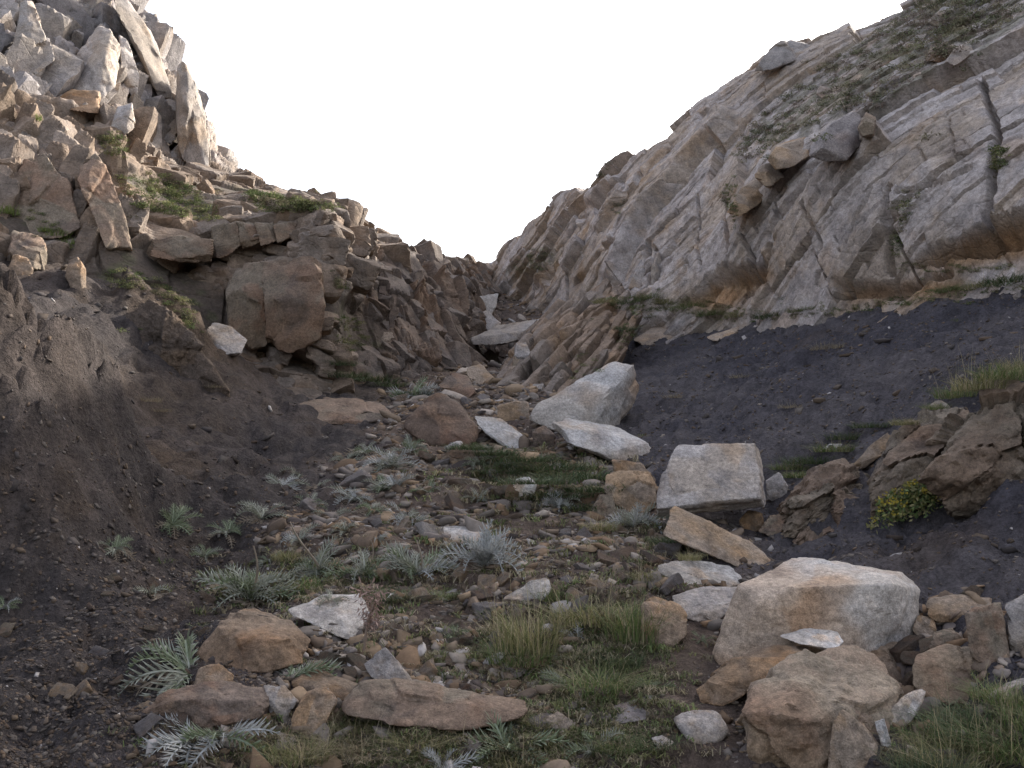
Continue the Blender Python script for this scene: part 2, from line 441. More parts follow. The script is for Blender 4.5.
def blocks(P, fr, S, pal, seed, protos=BLK, jit=.06, rough=.03, stain=.45, tint=None):
    """merged mesh of blocks centred at P with half sizes S along the rows of fr"""
    rg = np.random.default_rng(seed); n = len(P)
    fr = np.asarray(fr); fr = np.broadcast_to(fr, (n, 3, 3)) if fr.ndim == 2 else fr
    R = fr.transpose(0, 2, 1)                      # columns = axes
    J = rg.normal(0, jit, (n, 3)); K = np.zeros((n, 3, 3)); K[:, 0, 1] = -J[:, 2]; K[:, 0, 2] = J[:, 1]; K[:, 1, 0] = J[:, 2]; K[:, 1, 2] = -J[:, 0]; K[:, 2, 0] = -J[:, 1]; K[:, 2, 1] = J[:, 0]
    R = R + K @ R
    ids = np.stack([rg.random(n), rg.random(n), np.ones(n)], 1)
    V, Fc, C = merge_scatter('', protos, P, R, S, ids, rg, raw=True)
    E = np.stack([fbm(V * 2.3 + 5, 5, seed, .6), fbm(V * 2.3 + 41, 5, seed + 7, .6), fbm(V * 2.3 + 83, 5, seed + 13, .6)], 1)
    V = V + rough * E
    c = rock_colour(V, C[:, 0], C[:, 1], pal, seed, stain) * (.86 + .28 * C[:, :1])
    return V, Fc, c
def join(parts):
    V, Fc, c = [], [], []; b = 0
    for v, f, k in parts: V.append(v); Fc.append(f + b); c.append(k); b += len(v)
    return np.concatenate(V), np.concatenate(Fc), np.concatenate(c)

# ------------------------------------------------------------------ cliffs
def frame_from(line, normal):
    a = unit(line); n = unit(normal); b = unit(n - a * (a @ n)); c = np.cross(a, b)
    return np.array([a, b, c])

def relief_patch(G, fr_of, cell, amp, tilt, crack, strata, pal, s, small=.35, fine=.05, stain=.5, fade=None, tweak=None, name='cliff'):
    nr, nc = G.shape[:2]
    N = grid_normals(G).reshape(-1, 3); P = G.reshape(-1, 3)
    h, cid, gid = rock_relief(P, fr_of, cell, amp, tilt, crack, strata, small, s, fine)
    if fade is not None: h = h * fade(P)
    V = P + N * h[:, None]
    c = rock_colour(V, cid, gid, pal, s, stain)
    if tweak is not None: V, c = tweak(V, c, N, h)
    return mesh_from(name, V, grid_faces(nr, nc), c)

GREYV, TAN, RUST, DARK = [.39, .35, .335], [.33, .27, .225], [.22, .14, .075], [.15, .13, .12]

def cols(us, vs, ds): return [(u, v, d) for u, v, d in zip(us, vs, ds)]
RU = [492, 530, 570, 620, 670, 720, 780, 840, 900, 960, 1024, 1150, 1400]
R_ROWS = [
 cols(RU, [318,330,345,345,345,350,345,340,328,315,305,290,275], [32,27,23.5,20,18.2,16.7,14.8,13.4,12.2,11.2,10.2,8.8,6.8]),
 cols(RU, [305,315,325,318,318,328,320,318,306,293,280,262,240], [33,28,24.3,20.5,18.7,17.1,15.1,13.7,12.5,11.5,10.5,9.0,7.0]),
 cols(RU, [293,285,275,270,268,272,268,265,255,245,230,200,150], [34.5,30,26,21.8,19.8,17.9,15.5,13.8,12.5,11.5,10.6,9.2,7.2]),
 cols(RU, [282,262,240,225,220,220,210,200,190,175,155,110,20], [35.5,31.5,27.5,23.3,21.0,18.9,16.2,14.3,12.9,12.0,11.2,9.8,7.8]),
 cols(RU, [274,245,220,195,185,175,160,150,130,115,90,30,-100], [36.5,33,29,24.8,22.3,20.1,17.3,15.5,14.1,13.2,12.6,11.0,9.0]),
 cols(RU, [268,233,206,176,156,132,105,85,65,45,20,-50,-220], [37.2,34,30.3,26.5,24,22,20,18.4,17,16.2,15.5,14,11.5]),
 cols(RU, [264,227,195,165,138,97,52,32,12,-20,-60,-150,-360], [38,35,31.5,28,26,25,24,23,22.3,21.8,21,19,15.5]),
]
def back_row(row, dx, dy, dz): return [tuple(W(*p) + np.array([dx, dy, dz])) + (0,) for p in row]
R_ROWS.append(back_row(R_ROWS[-1], 2.0, 3.0, -.6)); R_ROWS.append(back_row(R_ROWS[-2], 8, 7, -5))
R_LINE = W(1000, 75, 13.3) - W(830, 190, 14.6)
R_FR = frame_from(R_LINE, [-.6, -.55, .55])
def right_tweak(V, c, N, h):
    n = fbm(V * .9, 4, 33); n2 = fbm(V * 3, 3, 34)
    Qv = proj(V) + 9 * np.stack([n, n2], 1)
    m = np.maximum(poly_soft(Qv, [(845,50),(925,-5),(1024,-40),(1060,0),(1024,24),(960,54),(905,90),(880,114),(850,114),(800,134),(745,144),(765,112),(800,86),(830,62)], 8), poly_soft(Qv, [(505,266),(545,246),(562,254),(548,270),(525,284)], 5))
    c = mix(c, mix([.13,.12,.075], [.09,.078,.058], sstep(-.3,.4,n2)), .7 * m * sstep(.35, -.2, n2))
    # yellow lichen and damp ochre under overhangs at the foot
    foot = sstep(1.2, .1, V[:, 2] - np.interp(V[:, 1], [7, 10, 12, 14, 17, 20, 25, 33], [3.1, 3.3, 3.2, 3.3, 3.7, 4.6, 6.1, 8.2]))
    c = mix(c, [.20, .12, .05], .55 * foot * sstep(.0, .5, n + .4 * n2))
    return V, c
R_CRACKS = [([(720,146),(684,186),(644,232),(630,260),(620,289)], 5, .9), ([(655,250),(644,290)], 3.5, .5), ([(660,254),(662,270),(653,292)], 2.5, .4),
 ([(730,204),(739,267)], 2.5, .3), ([(704,203),(704,238),(709,271)], 2.2, .25), ([(742,278),(744,306)], 2.2, .25), ([(781,206),(784,246),(772,290)], 2.4, .3),
 ([(625,251),(606,256),(576,284)], 1.8, .22), ([(555,251),(543,296)], 2.2, .4), ([(557,249),(574,223),(602,202)], 2.2, .35), ([(640,175),(612,215),(600,235)], 2., .3),
 ([(672,148),(640,190),(622,225)], 2.4, .35), ([(990,94),(1002,145),(995,165),(988,215),(992,240)], 4.5, .4), ([(897,198),(893,235),(895,275)], 5, .4), ([(975,172),(940,190),(905,205)], 2.5, .15),
 ([(868,145),(850,165),(846,180)], 3, .3), ([(585,215),(570,262)], 1.8, .25), ([(700,255),(688,285)], 1.8, .15), ([(880,200),(860,240)], 1.8, .12), ([(955,125),(960,165)], 1.8, .1), ([(815,215),(830,250),(822,290)], 2.2, .2)]
R_LEDGES = [([(868,147),(910,121),(930,110)], .22, 14), ([(903,138),(953,108),(985,91)], .22, 16), ([(882,117),(922,91),(945,84)], .18, 11), ([(981,58),(1016,42),(1060,20)], .2, 12),
 ([(990,77),(1024,50),(1060,30)], .2, 12), ([(905,205),(960,175),(995,160)], .10, 12), ([(800,200),(850,172),(872,150)], .22, 12), ([(790,230),(830,200),(870,182)], .12, 12), ([(740,262),(775,240),(800,232)], .15, 12),
 ([(700,190),(740,165),(780,140)], .2, 10), ([(690,170),(735,130),(775,95)], .25, 10), ([(650,165),(700,120),(740,90)], .2, 9), ([(670,245),(700,225),(735,212)], .15, 10), ([(1000,140),(1060,110),(1120,90)], .2, 16), ([(940,60),(975,45),(1010,30)], .15, 10)]
R_LEDGES = [(p, a * 1.5, r) for p, a, r in R_LEDGES] + [([(620,289),(630,260),(644,232),(684,186),(720,146),(745,120)], .4, 14), ([(543,293),(557,249),(574,223),(602,200),(625,180)], .25, 9), ([(576,284),(606,256),(625,250)], .15, 8), ([(600,235),(612,215),(640,175),(672,148)], .2, 8)]
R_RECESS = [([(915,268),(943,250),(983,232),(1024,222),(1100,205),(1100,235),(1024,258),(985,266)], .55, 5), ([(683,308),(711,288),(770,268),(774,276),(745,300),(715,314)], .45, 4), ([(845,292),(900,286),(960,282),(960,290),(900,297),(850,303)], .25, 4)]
HEATH_POLY = [(845,50),(925,-5),(1024,-40),(1060,0),(1024,24),(960,54),(905,90),(880,114),(850,114),(800,134),(745,144),(765,112),(800,86),(830,62)]
def beds(qa, qc, th_choice, th_p, lmul, sig_row, sig_cell, tilt_c, tilt_a, joint, seed):
    """relief of jointed beds: rows across qc of varied thickness, each cut by cross joints; returns relief and a number per cell"""
    rg = np.random.default_rng(seed); h = np.zeros(qa.shape); cid = np.zeros(qa.shape)
    c = qc.min() - 1; edges = [c]
    while c < qc.max() + 1: c += rg.choice(th_choice, p=th_p) * rg.uniform(.8, 1.2); edges.append(c)
    edges = np.array(edges); row = np.searchsorted(edges, qc) - 1
    off = 0
    for r in range(len(edges) - 1):
        m = row == r
        if not m.any(): continue
        th = edges[r + 1] - edges[r]; fc = (qc[m] - edges[r]) / th
        x = qa.min() - 2; xe = [x]
        while x < qa.max() + 2: x += max(th, .25) * rg.uniform(*lmul); xe.append(x)
        xe = np.array(xe); ce = np.searchsorted(xe, qa[m]) - 1; n = len(xe)
        hh = rg.normal(0, sig_cell, n); off = .35 * off + rg.normal(0, sig_row)
        ta = rg.normal(0, tilt_a, n); tc = rg.uniform(.0, 1., n) * tilt_c * min(th, .8); jr = joint * rg.choice([0, .4, 1., 1.6], p=[.35, .3, .25, .1]); jc = joint * rg.choice([0, .3, .8], n)
        fa = (qa[m] - xe[ce]); ln = (xe[np.minimum(ce + 1, n - 1)] - xe[ce]); da = np.minimum(fa, ln - fa); dc = np.minimum(fc, 1 - fc) * th
        v = off + hh[ce] + ta[ce] * (fa - ln / 2) - tc[ce] * (fc - .5)      # the lower lip of each bed stands out a little
        v -= jr * (1 - sstep(.0, .035, dc)) + jc[ce] * (1 - sstep(.0, .03, da))
        h[m] = v; cid[m] = rg.random(n)[ce]
    return h, cid
def build_right():
    G = loft(R_ROWS[:8], 90, 170); P = G.reshape(-1, 3); Q = P @ R_FR.T
    A0, A1, C0, C1 = Q[:, 0].min(), Q[:, 0].max(), Q[:, 2].min(), Q[:, 2].max()
    px = proj(P); kp = (px[:, 0] > 430) & (px[:, 0] < 1750); P, Q = P[kp], Q[kp]
    A0, A1, C0, C1 = Q[:, 0].min(), Q[:, 0].max(), Q[:, 2].min(), Q[:, 2].max()
    ca, cc = np.arange(A0, A1, .22), np.arange(C0, C1, .22)
    X, Y = np.meshgrid(ca, cc); g = np.stack([X.ravel(), Y.ravel()], 1)
    bb = np.zeros(len(g)); dm = np.zeros(len(g))
    for i in range(0, len(g), 1500):
        d2 = ((g[i:i + 1500, None] - Q[None, :, [0, 2]]) ** 2).sum(2); dm[i:i + 1500] = np.sqrt(d2.min(1))
        w = 1 / (d2 + .02) ** 2; bb[i:i + 1500] = (w * Q[None, :, 1]).sum(1) / w.sum(1)
    bb = bb.reshape(X.shape); dm = dm.reshape(X.shape)
    step = .024
    fa, fcx = np.arange(A0, A1 - .23, step), np.arange(C0, C1 - .23, step)
    ia = (fa - A0) / .22; ic = (fcx - C0) / .22; i0 = ia.astype(int); j0 = ic.astype(int); ta = (ia - i0)[None]; tc = (ic - j0)[:, None]
    def up(M): return M[j0][:, i0] * (1 - ta) * (1 - tc) + M[j0][:, i0 + 1] * ta * (1 - tc) + M[j0 + 1][:, i0] * (1 - ta) * tc + M[j0 + 1][:, i0 + 1] * ta * tc
    B0, DM = up(bb), up(dm)
    QA, QC = np.meshgrid(fa, fcx); B0 = B0.ravel(); DM = DM.ravel(); QA = QA.ravel(); QC = QC.ravel()
    P0 = np.stack([QA, B0, QC], 1) @ R_FR
    w1 = fbm(P0 * .28 + 3, 3, 900); w2 = fbm(P0 * .28 + 40, 3, 901); w3 = fbm(P0 * 1.6, 3, 902); w4 = fbm(P0 * 1.6 + 31, 3, 903)
    h1, c1 = beds(QA + .16 * w1 + .04 * w3, QC + .12 * w2 + .015 * w4, [.35, .7, 1.2, 1.9], [.25, .3, .27, .18], (1.3, 4.0), .12, .10, .16, .022, .20, 911)
    h2, c2 = beds(QA + .12 * w1 + .05 * w4, QC + .10 * w2 + .012 * w3, [.10, .18, .32, .5], [.25, .3, .25, .2], (2.0, 7.0), .040, .034, .20, .025, .08, 912)
    h3, c3 = beds(QA + .1 * w3, QC + .08 * w2 + .012 * w4, [.05, .09, .16], [.3, .4, .3], (2.0, 8.0), .012, .014, .15, .02, .02, 913)
    pm = sstep(-.35, .25, fbm(P0 * .33 + 9, 3, 904)); pm3 = sstep(-.1, .4, fbm(P0 * .5 + 19, 3, 905))
    h = h1 + h2 * (.25 + .75 * pm) + h3 * pm3
    h += .03 * fbm(P0 * .9, 3, 906) + .016 * fbm(P0 * 6, 4, 907, .6) + .014 * (1 - 2 * np.abs(fbm(P0 * np.array([2.5, 2.5, 3.5]), 4, 908, .6)))
    h += features(P0, [(p, w, .55 * dd) for p, w, dd in R_CRACKS], R_LEDGES[-4:], R_RECESS, 310)
    V = P0 + R_FR[1] * h[:, None]
    c = rock_colour(V, c1, c2, [[.38, .33, .30], [.335, .27, .215], [.28, .18, .10], [.15, .12, .105]], 100, .45)
    V, c = right_tweak(V, c, None, h)
    Qp = proj(V)
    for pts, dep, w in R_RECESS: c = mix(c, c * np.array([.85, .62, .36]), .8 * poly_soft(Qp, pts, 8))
    Fc = grid_faces(len(fcx), len(fa)); ok = (DM < .30)[Fc].all(1); Fc = Fc[ok]
    e1 = V[Fc[0, 1]] - V[Fc[0, 0]]; e2 = V[Fc[0, 3]] - V[Fc[0, 0]]
    if np.cross(e1, e2) @ R_FR[1] < 0: Fc = Fc[:, ::-1].copy()
    used = np.zeros(len(V), bool); used[Fc.ravel()] = True; idx = np.cumsum(used) - 1
    return mesh_from('right_cliff', V[used], idx[Fc], c[used], sharp=30)
CR = build_right()
tag(link('cliff_face', CR, M_CLIFF), 'pale grey cliff of slanting rock beds on the right of the gully', 'cliff', kind='structure')

LU = [-250, -60, 40, 110, 170, 230, 290, 335, 352, 400, 450, 487]
L_ROWS = [
 cols(LU, [262,285,308,322,362,395,415,415,400,410,412,395], [10.6,11.5,12,12.2,12.2,12.4,12.6,12.9,14.2,15,16,18]),
 cols(LU, [240,262,285,300,340,375,392,392,382,390,392,378], [11.0,11.8,12.3,12.5,12.5,12.7,12.9,13.2,14.7,15.3,16.3,18.7]),
 cols(LU, [180,205,215,240,290,320,330,330,335,345,355,350], [11.8,12.6,13.2,13.2,13.1,13.2,13.0,13.1,15.2,16.0,17.0,20.0]),
 cols(LU, [130,170,175,200,262,268,262,255,285,305,315,325], [12.5,13.3,13.8,14.0,13.9,14.1,13.8,13.6,16.0,17,18.3,22.5]),
 cols(LU, [90,130,150,175,228,228,218,218,240,270,290,308], [13.5,14.5,15,15.2,14.5,14.6,14.5,14.4,16.7,18.2,20,26]),
 cols(LU, [40,85,115,140,180,200,207,211,228,255,276,291], [15,16.5,17.5,18,18.0,17.7,17,16.5,18.7,20.3,23,31]),
 cols([-250,-60,40,110,170,225,285,335,352,400,450,487], [-60,-10,30,75,150,180,202,210,227,257,271,275], [18,20,21,21.5,21.5,21,20.5,20,21.5,24,29,39]),
 cols([-250,-60,40,105,163,215,262,320,352,400,450,487], [-250,-160,-90,-25,80,165,195,210,229,259,273,277], [22,24,25,25.5,25.5,25,24,23,24,27,33,44]),
]
L_ROWS.append(back_row(L_ROWS[-1], -2, 3.0, -.8)); L_ROWS.append(back_row(L_ROWS[-2], -7, 8, -5))
L_CRACKS = [([(261,265),(263,283),(267,344),(266,365)], 3, .35), ([(226,286),(224,325)], 3, .35)]
L_LEDGES = [([(120,246),(180,262),(210,262),(250,252),(295,240)], .3, 14), ([(232,268),(262,262),(320,258)], .2, 12), ([(290,282),(322,274)], .2, 8), ([(225,310),(320,300)], .1, 12),
 ([(0,60),(50,85),(110,95)], .4, 12), ([(0,110),(60,125),(120,135)], .4, 12), ([(0,215),(40,205),(75,215)], .2, 12)]
L_RECESS = [([(122,188),(150,190),(200,204),(226,224),(200,222),(150,214)], .5, 6), ([(200,264),(230,256),(261,249),(292,240),(292,248),(254,254),(230,264),(214,272)], .25, 3), ([(284,352),(318,342),(324,390),(284,390)], .3, 3), ([(322,268),(336,262),(336,345),(320,342)], .5, 3), ([(90,240),(110,190),(118,215),(128,245)],.3,5)]
def left_blocks(P, N, up, wC, soft):
    rg = np.random.default_rng(83); px = proj(P); vis = (px[:, 0] > -60) & (px[:, 0] < 500) & (px[:, 1] > -60)
    palU = [[.30,.27,.255],[.26,.22,.185],[.22,.155,.10],[.13,.11,.10]]; palB = [[.22,.175,.14],[.19,.138,.098],[.16,.10,.058],[.095,.075,.06]]; palC = [[.145,.115,.095],[.13,.094,.07],[.12,.078,.05],[.07,.056,.047]]
    parts = []
    def lay(mask, n, a0, ja, half, pal, seed, protos, out, rmin):
        idx = np.where(mask)[0]; wgt = 1 / np.maximum(P[idx, 1], 5) ** 0
        ch = rg.choice(idx, n * 4); keep = []
        for k in ch:                                              # spread them out
            if len(keep) >= n: break
            if all(np.abs(P[k] - P[j]).sum() > rmin for j in keep[-160:]): keep.append(k)
        k = np.array(keep); m = len(k); nn = N[k]
        a = np.asarray(a0) + rg.normal(0, ja, (m, 3)); a /= np.linalg.norm(a, axis=1, keepdims=True)
        b_ = nn + rg.normal(0, .16, (m, 3)); b_ -= a * (a * b_).sum(1, keepdims=True); b_ /= np.linalg.norm(b_, axis=1, keepdims=True); cc = np.cross(a, b_)
        sc = np.minimum(np.exp(rg.normal(-.1, .32, m)), 1.35); S = np.asarray(half) * sc[:, None] * rg.uniform(.7, 1.35, (m, 3))
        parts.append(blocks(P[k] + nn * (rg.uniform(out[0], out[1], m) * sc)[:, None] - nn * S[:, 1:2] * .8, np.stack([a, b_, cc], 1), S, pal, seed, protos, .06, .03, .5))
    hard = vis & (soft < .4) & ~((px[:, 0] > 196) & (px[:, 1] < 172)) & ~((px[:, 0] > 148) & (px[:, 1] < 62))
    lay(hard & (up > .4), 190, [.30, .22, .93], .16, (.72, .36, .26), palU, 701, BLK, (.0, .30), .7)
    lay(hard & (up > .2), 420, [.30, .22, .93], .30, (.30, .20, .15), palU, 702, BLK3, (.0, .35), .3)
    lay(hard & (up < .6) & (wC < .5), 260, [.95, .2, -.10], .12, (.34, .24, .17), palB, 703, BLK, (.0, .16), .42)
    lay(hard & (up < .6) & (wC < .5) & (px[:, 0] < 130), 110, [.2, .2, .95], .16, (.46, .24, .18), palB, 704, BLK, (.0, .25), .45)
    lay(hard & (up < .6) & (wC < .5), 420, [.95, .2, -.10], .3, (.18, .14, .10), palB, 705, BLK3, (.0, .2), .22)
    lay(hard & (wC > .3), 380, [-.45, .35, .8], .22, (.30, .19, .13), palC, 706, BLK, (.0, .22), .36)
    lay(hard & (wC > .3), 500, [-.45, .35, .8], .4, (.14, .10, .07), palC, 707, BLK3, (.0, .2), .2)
    V, Fc, c = join(parts)
    tag(link('rocky_hillside', mesh_from('rocky_hillside', V, Fc, c, sharp=27), M_CLIFF), 'broken jointed blocks of the left crags', 'hillside', kind='structure')
def left_build():
    G = loft(L_ROWS, 620, 880)
    P = G.reshape(-1, 3); N = grid_normals(G).reshape(-1, 3)
    frA = frame_from([.32, .25, .9], [.6, -.7, .3]); frB = frame_from([.95, .2, -.12], [.2, -.9, .2]); frC = frame_from([-.2, .5, .8], [.5, -.7, .2])
    def part(mask, *a):
        h = np.zeros(len(P)); c = np.zeros(len(P)); g = np.zeros(len(P))
        h[mask], c[mask], g[mask] = rock_relief(P[mask], *a)
        return h, c, g
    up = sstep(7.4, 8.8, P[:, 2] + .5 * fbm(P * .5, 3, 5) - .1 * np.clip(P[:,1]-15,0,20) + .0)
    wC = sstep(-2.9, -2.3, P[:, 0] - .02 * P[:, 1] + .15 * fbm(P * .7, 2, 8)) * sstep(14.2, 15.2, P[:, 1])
    hA, cA, gA = part(up > 0, frA, (3.2, 1.7, 1.4), .55, .3, .2, (1.1, .16), .34, 200, .05)
    hB, cB, gB = part(up < 1, frB, (1.5, 1.3, .8), .24, .16, .16, (.7, .24), .36, 210, .05)
    hC, cC, gC = part(wC > 0, frC, (1.1, .7, .55), .40, .24, .16, (.45, .14), .4, 220, .06)
    h = hA * up + hB * (1 - up); ci = np.where(up > .5, cA, cB); gi = np.where(up > .5, gA, gB)
    h = h * (1 - wC) + hC * wC; ci = np.where(wC > .5, cC, ci); gi = np.where(wC > .5, gC, gi)
    h += features(P, L_CRACKS, L_LEDGES, L_RECESS, 330)
    # soft earthy banks (the grassy hollow and the earth between the lower rocks)
    soft = np.zeros(len(P))
    for (u, v, d, rx, rz) in ((165, 197, 16.0, 1.5, .62), (100, 285, 12.7, .9, .5), (150, 290, 12.9, .8, .7), (255, 190, 19, 1.6, .4), (360, 330, 15.3, .55, .6), (205, 320, 12.9, .35, .6), (20,225,12.8,1.0,.35)):
        q = W(u, v, d); D = (P - q) / np.array([rx, 2.5, rz])
        soft = np.maximum(soft, 1 - sstep(.6, 1.15, np.linalg.norm(D, axis=1) + .3 * fbm(P * 1.1, 3, 6)))
    h = h * (1 - .8 * soft)
    V = P + N * h[:, None]
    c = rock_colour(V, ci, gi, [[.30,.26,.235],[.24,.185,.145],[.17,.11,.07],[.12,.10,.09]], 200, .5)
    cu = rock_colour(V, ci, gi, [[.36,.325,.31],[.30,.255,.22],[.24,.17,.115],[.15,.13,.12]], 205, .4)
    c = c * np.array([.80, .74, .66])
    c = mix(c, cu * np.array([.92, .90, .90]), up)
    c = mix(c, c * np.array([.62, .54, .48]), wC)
    n2 = fbm(V * 2.5, 4, 9)
    c = mix(c, mix([.075, .057, .043], [.07, .065, .036], sstep(.1, .6, n2)), soft * .9)
    left_blocks(P, N, up, wC, soft)
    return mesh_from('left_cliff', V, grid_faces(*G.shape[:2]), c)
tag(link('rocky_hillside', left_build(), M_CLIFF), 'brown broken crags and ledges on the left of the gully', 'hillside', kind='structure')

# ------------------------------------------------------------------ surveying on the finished ground
bpy.context.view_layer.update()
DG = bpy.context.evaluated_depsgraph_get()
def hit(u, v):
    """where the sight line through u, v meets ground or cliff: point, normal, view distance"""
    o = Vector((0, 0, EYE)); d = Vector(W(u, v, 1.0)) - o
    ok, p, n, _, _, _ = SC.ray_cast(DG, o, d.normalized(), distance=200)
    if not ok: p = Vector(W(u, v, 20)); n = Vector((0, 0, 1))
    q = p - o
    return np.array(p), np.array(n), float(q.y * CP + q.z * SP)
def on_ground(u, v):
    """the ground point seen at u, v, or None where a rock or a plant stands in front of it"""
    o = Vector((0, 0, EYE)); d = Vector(W(u, v, 1.0)) - o
    ok, p, n, _, ob, _ = SC.ray_cast(DG, o, d.normalized(), distance=60)
    if not ok or ob.name.split('.')[0] not in ('ground', 'gravel', 'rubble', 'shale_chips', 'scree', 'rubble_pile'): return None
    q = p - o
    return np.array(p), np.array(n), float(q.y * CP + q.z * SP)

# ------------------------------------------------------------------ rocks
def hull_planes(pts):
    bm = bmesh.new()
    for p in pts: bm.verts.new(p)
    bmesh.ops.convex_hull(bm, input=bm.verts)
    bm.normal_update()
    N = np.array([f.normal[:] for f in bm.faces if f.calc_area() > 1e-9]); C = np.array([f.calc_center_median()[:] for f in bm.faces if f.calc_area() > 1e-9])
    bm.free()
    return N, (N * C).sum(1)

PAL = {
 'white': [[.50,.475,.455],[.41,.365,.32],[.40,.25,.13],[.26,.23,.215]],
 'grey':  [[.40,.36,.335],[.33,.275,.225],[.29,.18,.09],[.17,.15,.14]],
 'tan':   [[.34,.265,.20],[.31,.21,.125],[.27,.15,.06],[.16,.125,.10]],
 'rust':  [[.235,.172,.12],[.24,.15,.082],[.24,.12,.045],[.11,.08,.06]],
 'brown': [[.205,.163,.118],[.19,.13,.09],[.17,.09,.05],[.09,.07,.06]],
 'dark':  [[.145,.108,.085],[.17,.112,.075],[.15,.075,.045],[.07,.052,.048]],
 'violet':[[.25,.22,.21],[.20,.17,.155],[.18,.11,.08],[.12,.10,.105]],
}
PAL = {k: [list((.92 * np.array(c) + .08 * np.mean(c)) * np.array([1.0, .98, .95]) * (1. if k == 'white' else .88)) for c in v] for k, v in PAL.items()}
def rock_mesh(name, pts, k=5, pal='grey', s=0, noise=.013, facet=.03, p=80, chips=5, strata=None, tint=1., warm=None, relief=None):
    pts = np.asarray(pts, float); cen = pts.mean(0)
    L = pts - cen
    Nn, D = hull_planes(L); size = np.linalg.norm(L.max(0) - L.min(0))
    rg = np.random.default_rng(s + 900)
    for _ in range(chips):                                   # broken corners
        n = unit(rg.normal(size=3)); D = np.r_[D, (L @ n).max() * rg.uniform(.78, .95)]; Nn = np.r_[Nn, n[None]]
    ok = D > .02 * size; keep = []
    for i in np.where(ok)[0]:
        if all((Nn[i] @ Nn[j] < .995) or abs(D[i] - D[j]) > .02 * size for j in keep): keep.append(i)
    Nn, D = Nn[keep], D[keep]
    S, Fc = ico(k)
    w, ax = np.linalg.eigh(np.cov(L.T)); ext = np.sqrt(np.maximum(w, 1e-6)); ext = np.maximum(ext / ext.max(), .3)
    R = (S * ext) @ ax.T; R /= np.linalg.norm(R, axis=1, keepdims=True)
    q = np.maximum(R @ Nn.T, 0) / D
    r = (q ** p).sum(1) ** (-1 / p)
    V = R * r[:, None]
    X = V / size * 3 + s * 3.7
    f1, f2, cid, off = worley(X * 1.6, s)
    tv = np.stack([np.cos(cid * 61), np.sin(cid * 37), np.cos(cid * 97 + 1)], 1)
    h = facet * (((cid - .5) * .5 + .8 * (off * tv).sum(1) + .1) * sstep(0, .16, f2 - f1) - .1)
    h += .75 * noise * fbm(X * 2.2, 6, s + 1, .62) + .7 * noise * fbm(X * .8, 2, s + 6) + .5 * noise * (1 - 2 * np.abs(fbm(X * 1.7, 4, s + 9, .6)))
    if strata:
        n, th, am = strata
        kk = (V @ unit(n)) / th + .8 * fbm(X * .8, 3, s + 2); ki = np.floor(kk); fk = kk - ki
        la = _r(ki.astype(int), ki.astype(int) * 0, ki.astype(int) * 0, s + 3)
        la = la + (_r(ki.astype(int) + 1, ki.astype(int) * 0, ki.astype(int) * 0, s + 3) - la) * sstep(.78, 1, fk)
        h += am / size * (la - .35 * (1 - sstep(0, .25, np.minimum(fk, 1 - fk))))
    V = V + R * (h * size)[:, None]
    if relief:
        hr, cid, gid = rock_relief(V + cen, *relief); V = V + R * hr[:, None]
    c = rock_colour(V / size * 2.2 + s, cid, cid, PAL[pal] if isinstance(pal, str) else pal, s, .45) * tint
    if warm is not None:                                     # iron-stained side: direction, where it begins, strength
        dv, t0, am = warm
        a = (V @ unit(dv)) / size + .16 * fbm(X * 1.1, 4, s + 8)
        c = mix(c, c * np.array([.80, .56, .34]), am * sstep(t0 - .12, t0 + .12, a))
    return mesh_from(name, V, Fc, c, sharp=26), cen

def boulder(name, label, cat, out, base, thick, pal='grey', k=5, inner=(), group=None, sink=4, shrink=.8, d=None, lift=0., mat=None, **kw):
    """out: outline as surveyed (u, v, how far behind the near edge in metres); thick: how deep the rock runs behind its outline"""
    if d is None: d = hit(*base)[2]
    d = d + lift
    out = [(o + (0,))[:3] for o in out]
    cu = sum(o[0] for o in out) / len(out); cv = sum(o[1] for o in out) / len(out); vmax = max(o[1] for o in out)
    out = [(cu + (u - cu) * 1.05, cv + (v - cv) * 1.04, dd) for u, v, dd in out]
    pts = []
    for (u, v, dd) in list(out) + [(i + (0,))[:3] for i in inner]:
        vv = v + (sink if v > vmax - 10 else 0)
        pts.append(W(u, vv, d + dd))
    for (u, v, dd) in out:
        vv = v + (sink if v > vmax - 10 else 0)
        pts.append(W(cu + (u - cu) * shrink, cv + (vv - cv) * shrink, d + dd + thick))
    seed = abs(hash_name(label)) % 1000
    me, cen = rock_mesh(name, pts, k, pal, seed, **kw)
    o = link(name, me, mat or M_ROCK, loc=cen)
    return tag(o, label, cat, group)
def hash_name(t):
    x = 7
    for ch in t: x = (x * 131 + ord(ch)) % 1000003
    return x

B = boulder
# the blocks in the middle and foreground of the gully
B('boulder', 'largest pale boulder with broad flat grey front face and brown left side', 'boulder',
  [(716,652,.05),(742,586,.05),(760,578,.16),(795,561,.42),(835,565,.44),(897,574,.36),(917,591,.25),(913,622,.25),(900,660,.12),(840,664,-.05),(726,664,0)], (800,664), .45, 'white', 6,
  inner=[(800,588,.0),(890,584,.04),(760,600,-.03)], p=110, chips=3, facet=.01, noise=.009, warm=([-1,-.1,-.15],.14,.6))
B('boulder', 'squared pale block with a flat tilted face and dark hollow underneath, mid gully', 'boulder',
  [(654,505,0),(700,502,-.03),(767,498,0),(767,506,.10),(660,514,.12),(680,449,.32),(700,447,.33),(764,445,.33),(670,466,.2)], (710,529), .36, 'grey', 6, tint=1.1, lift=-.03, sink=0, p=90, facet=.012, noise=.01, chips=2, strata=([.05,.75,-.66],.06,.01))
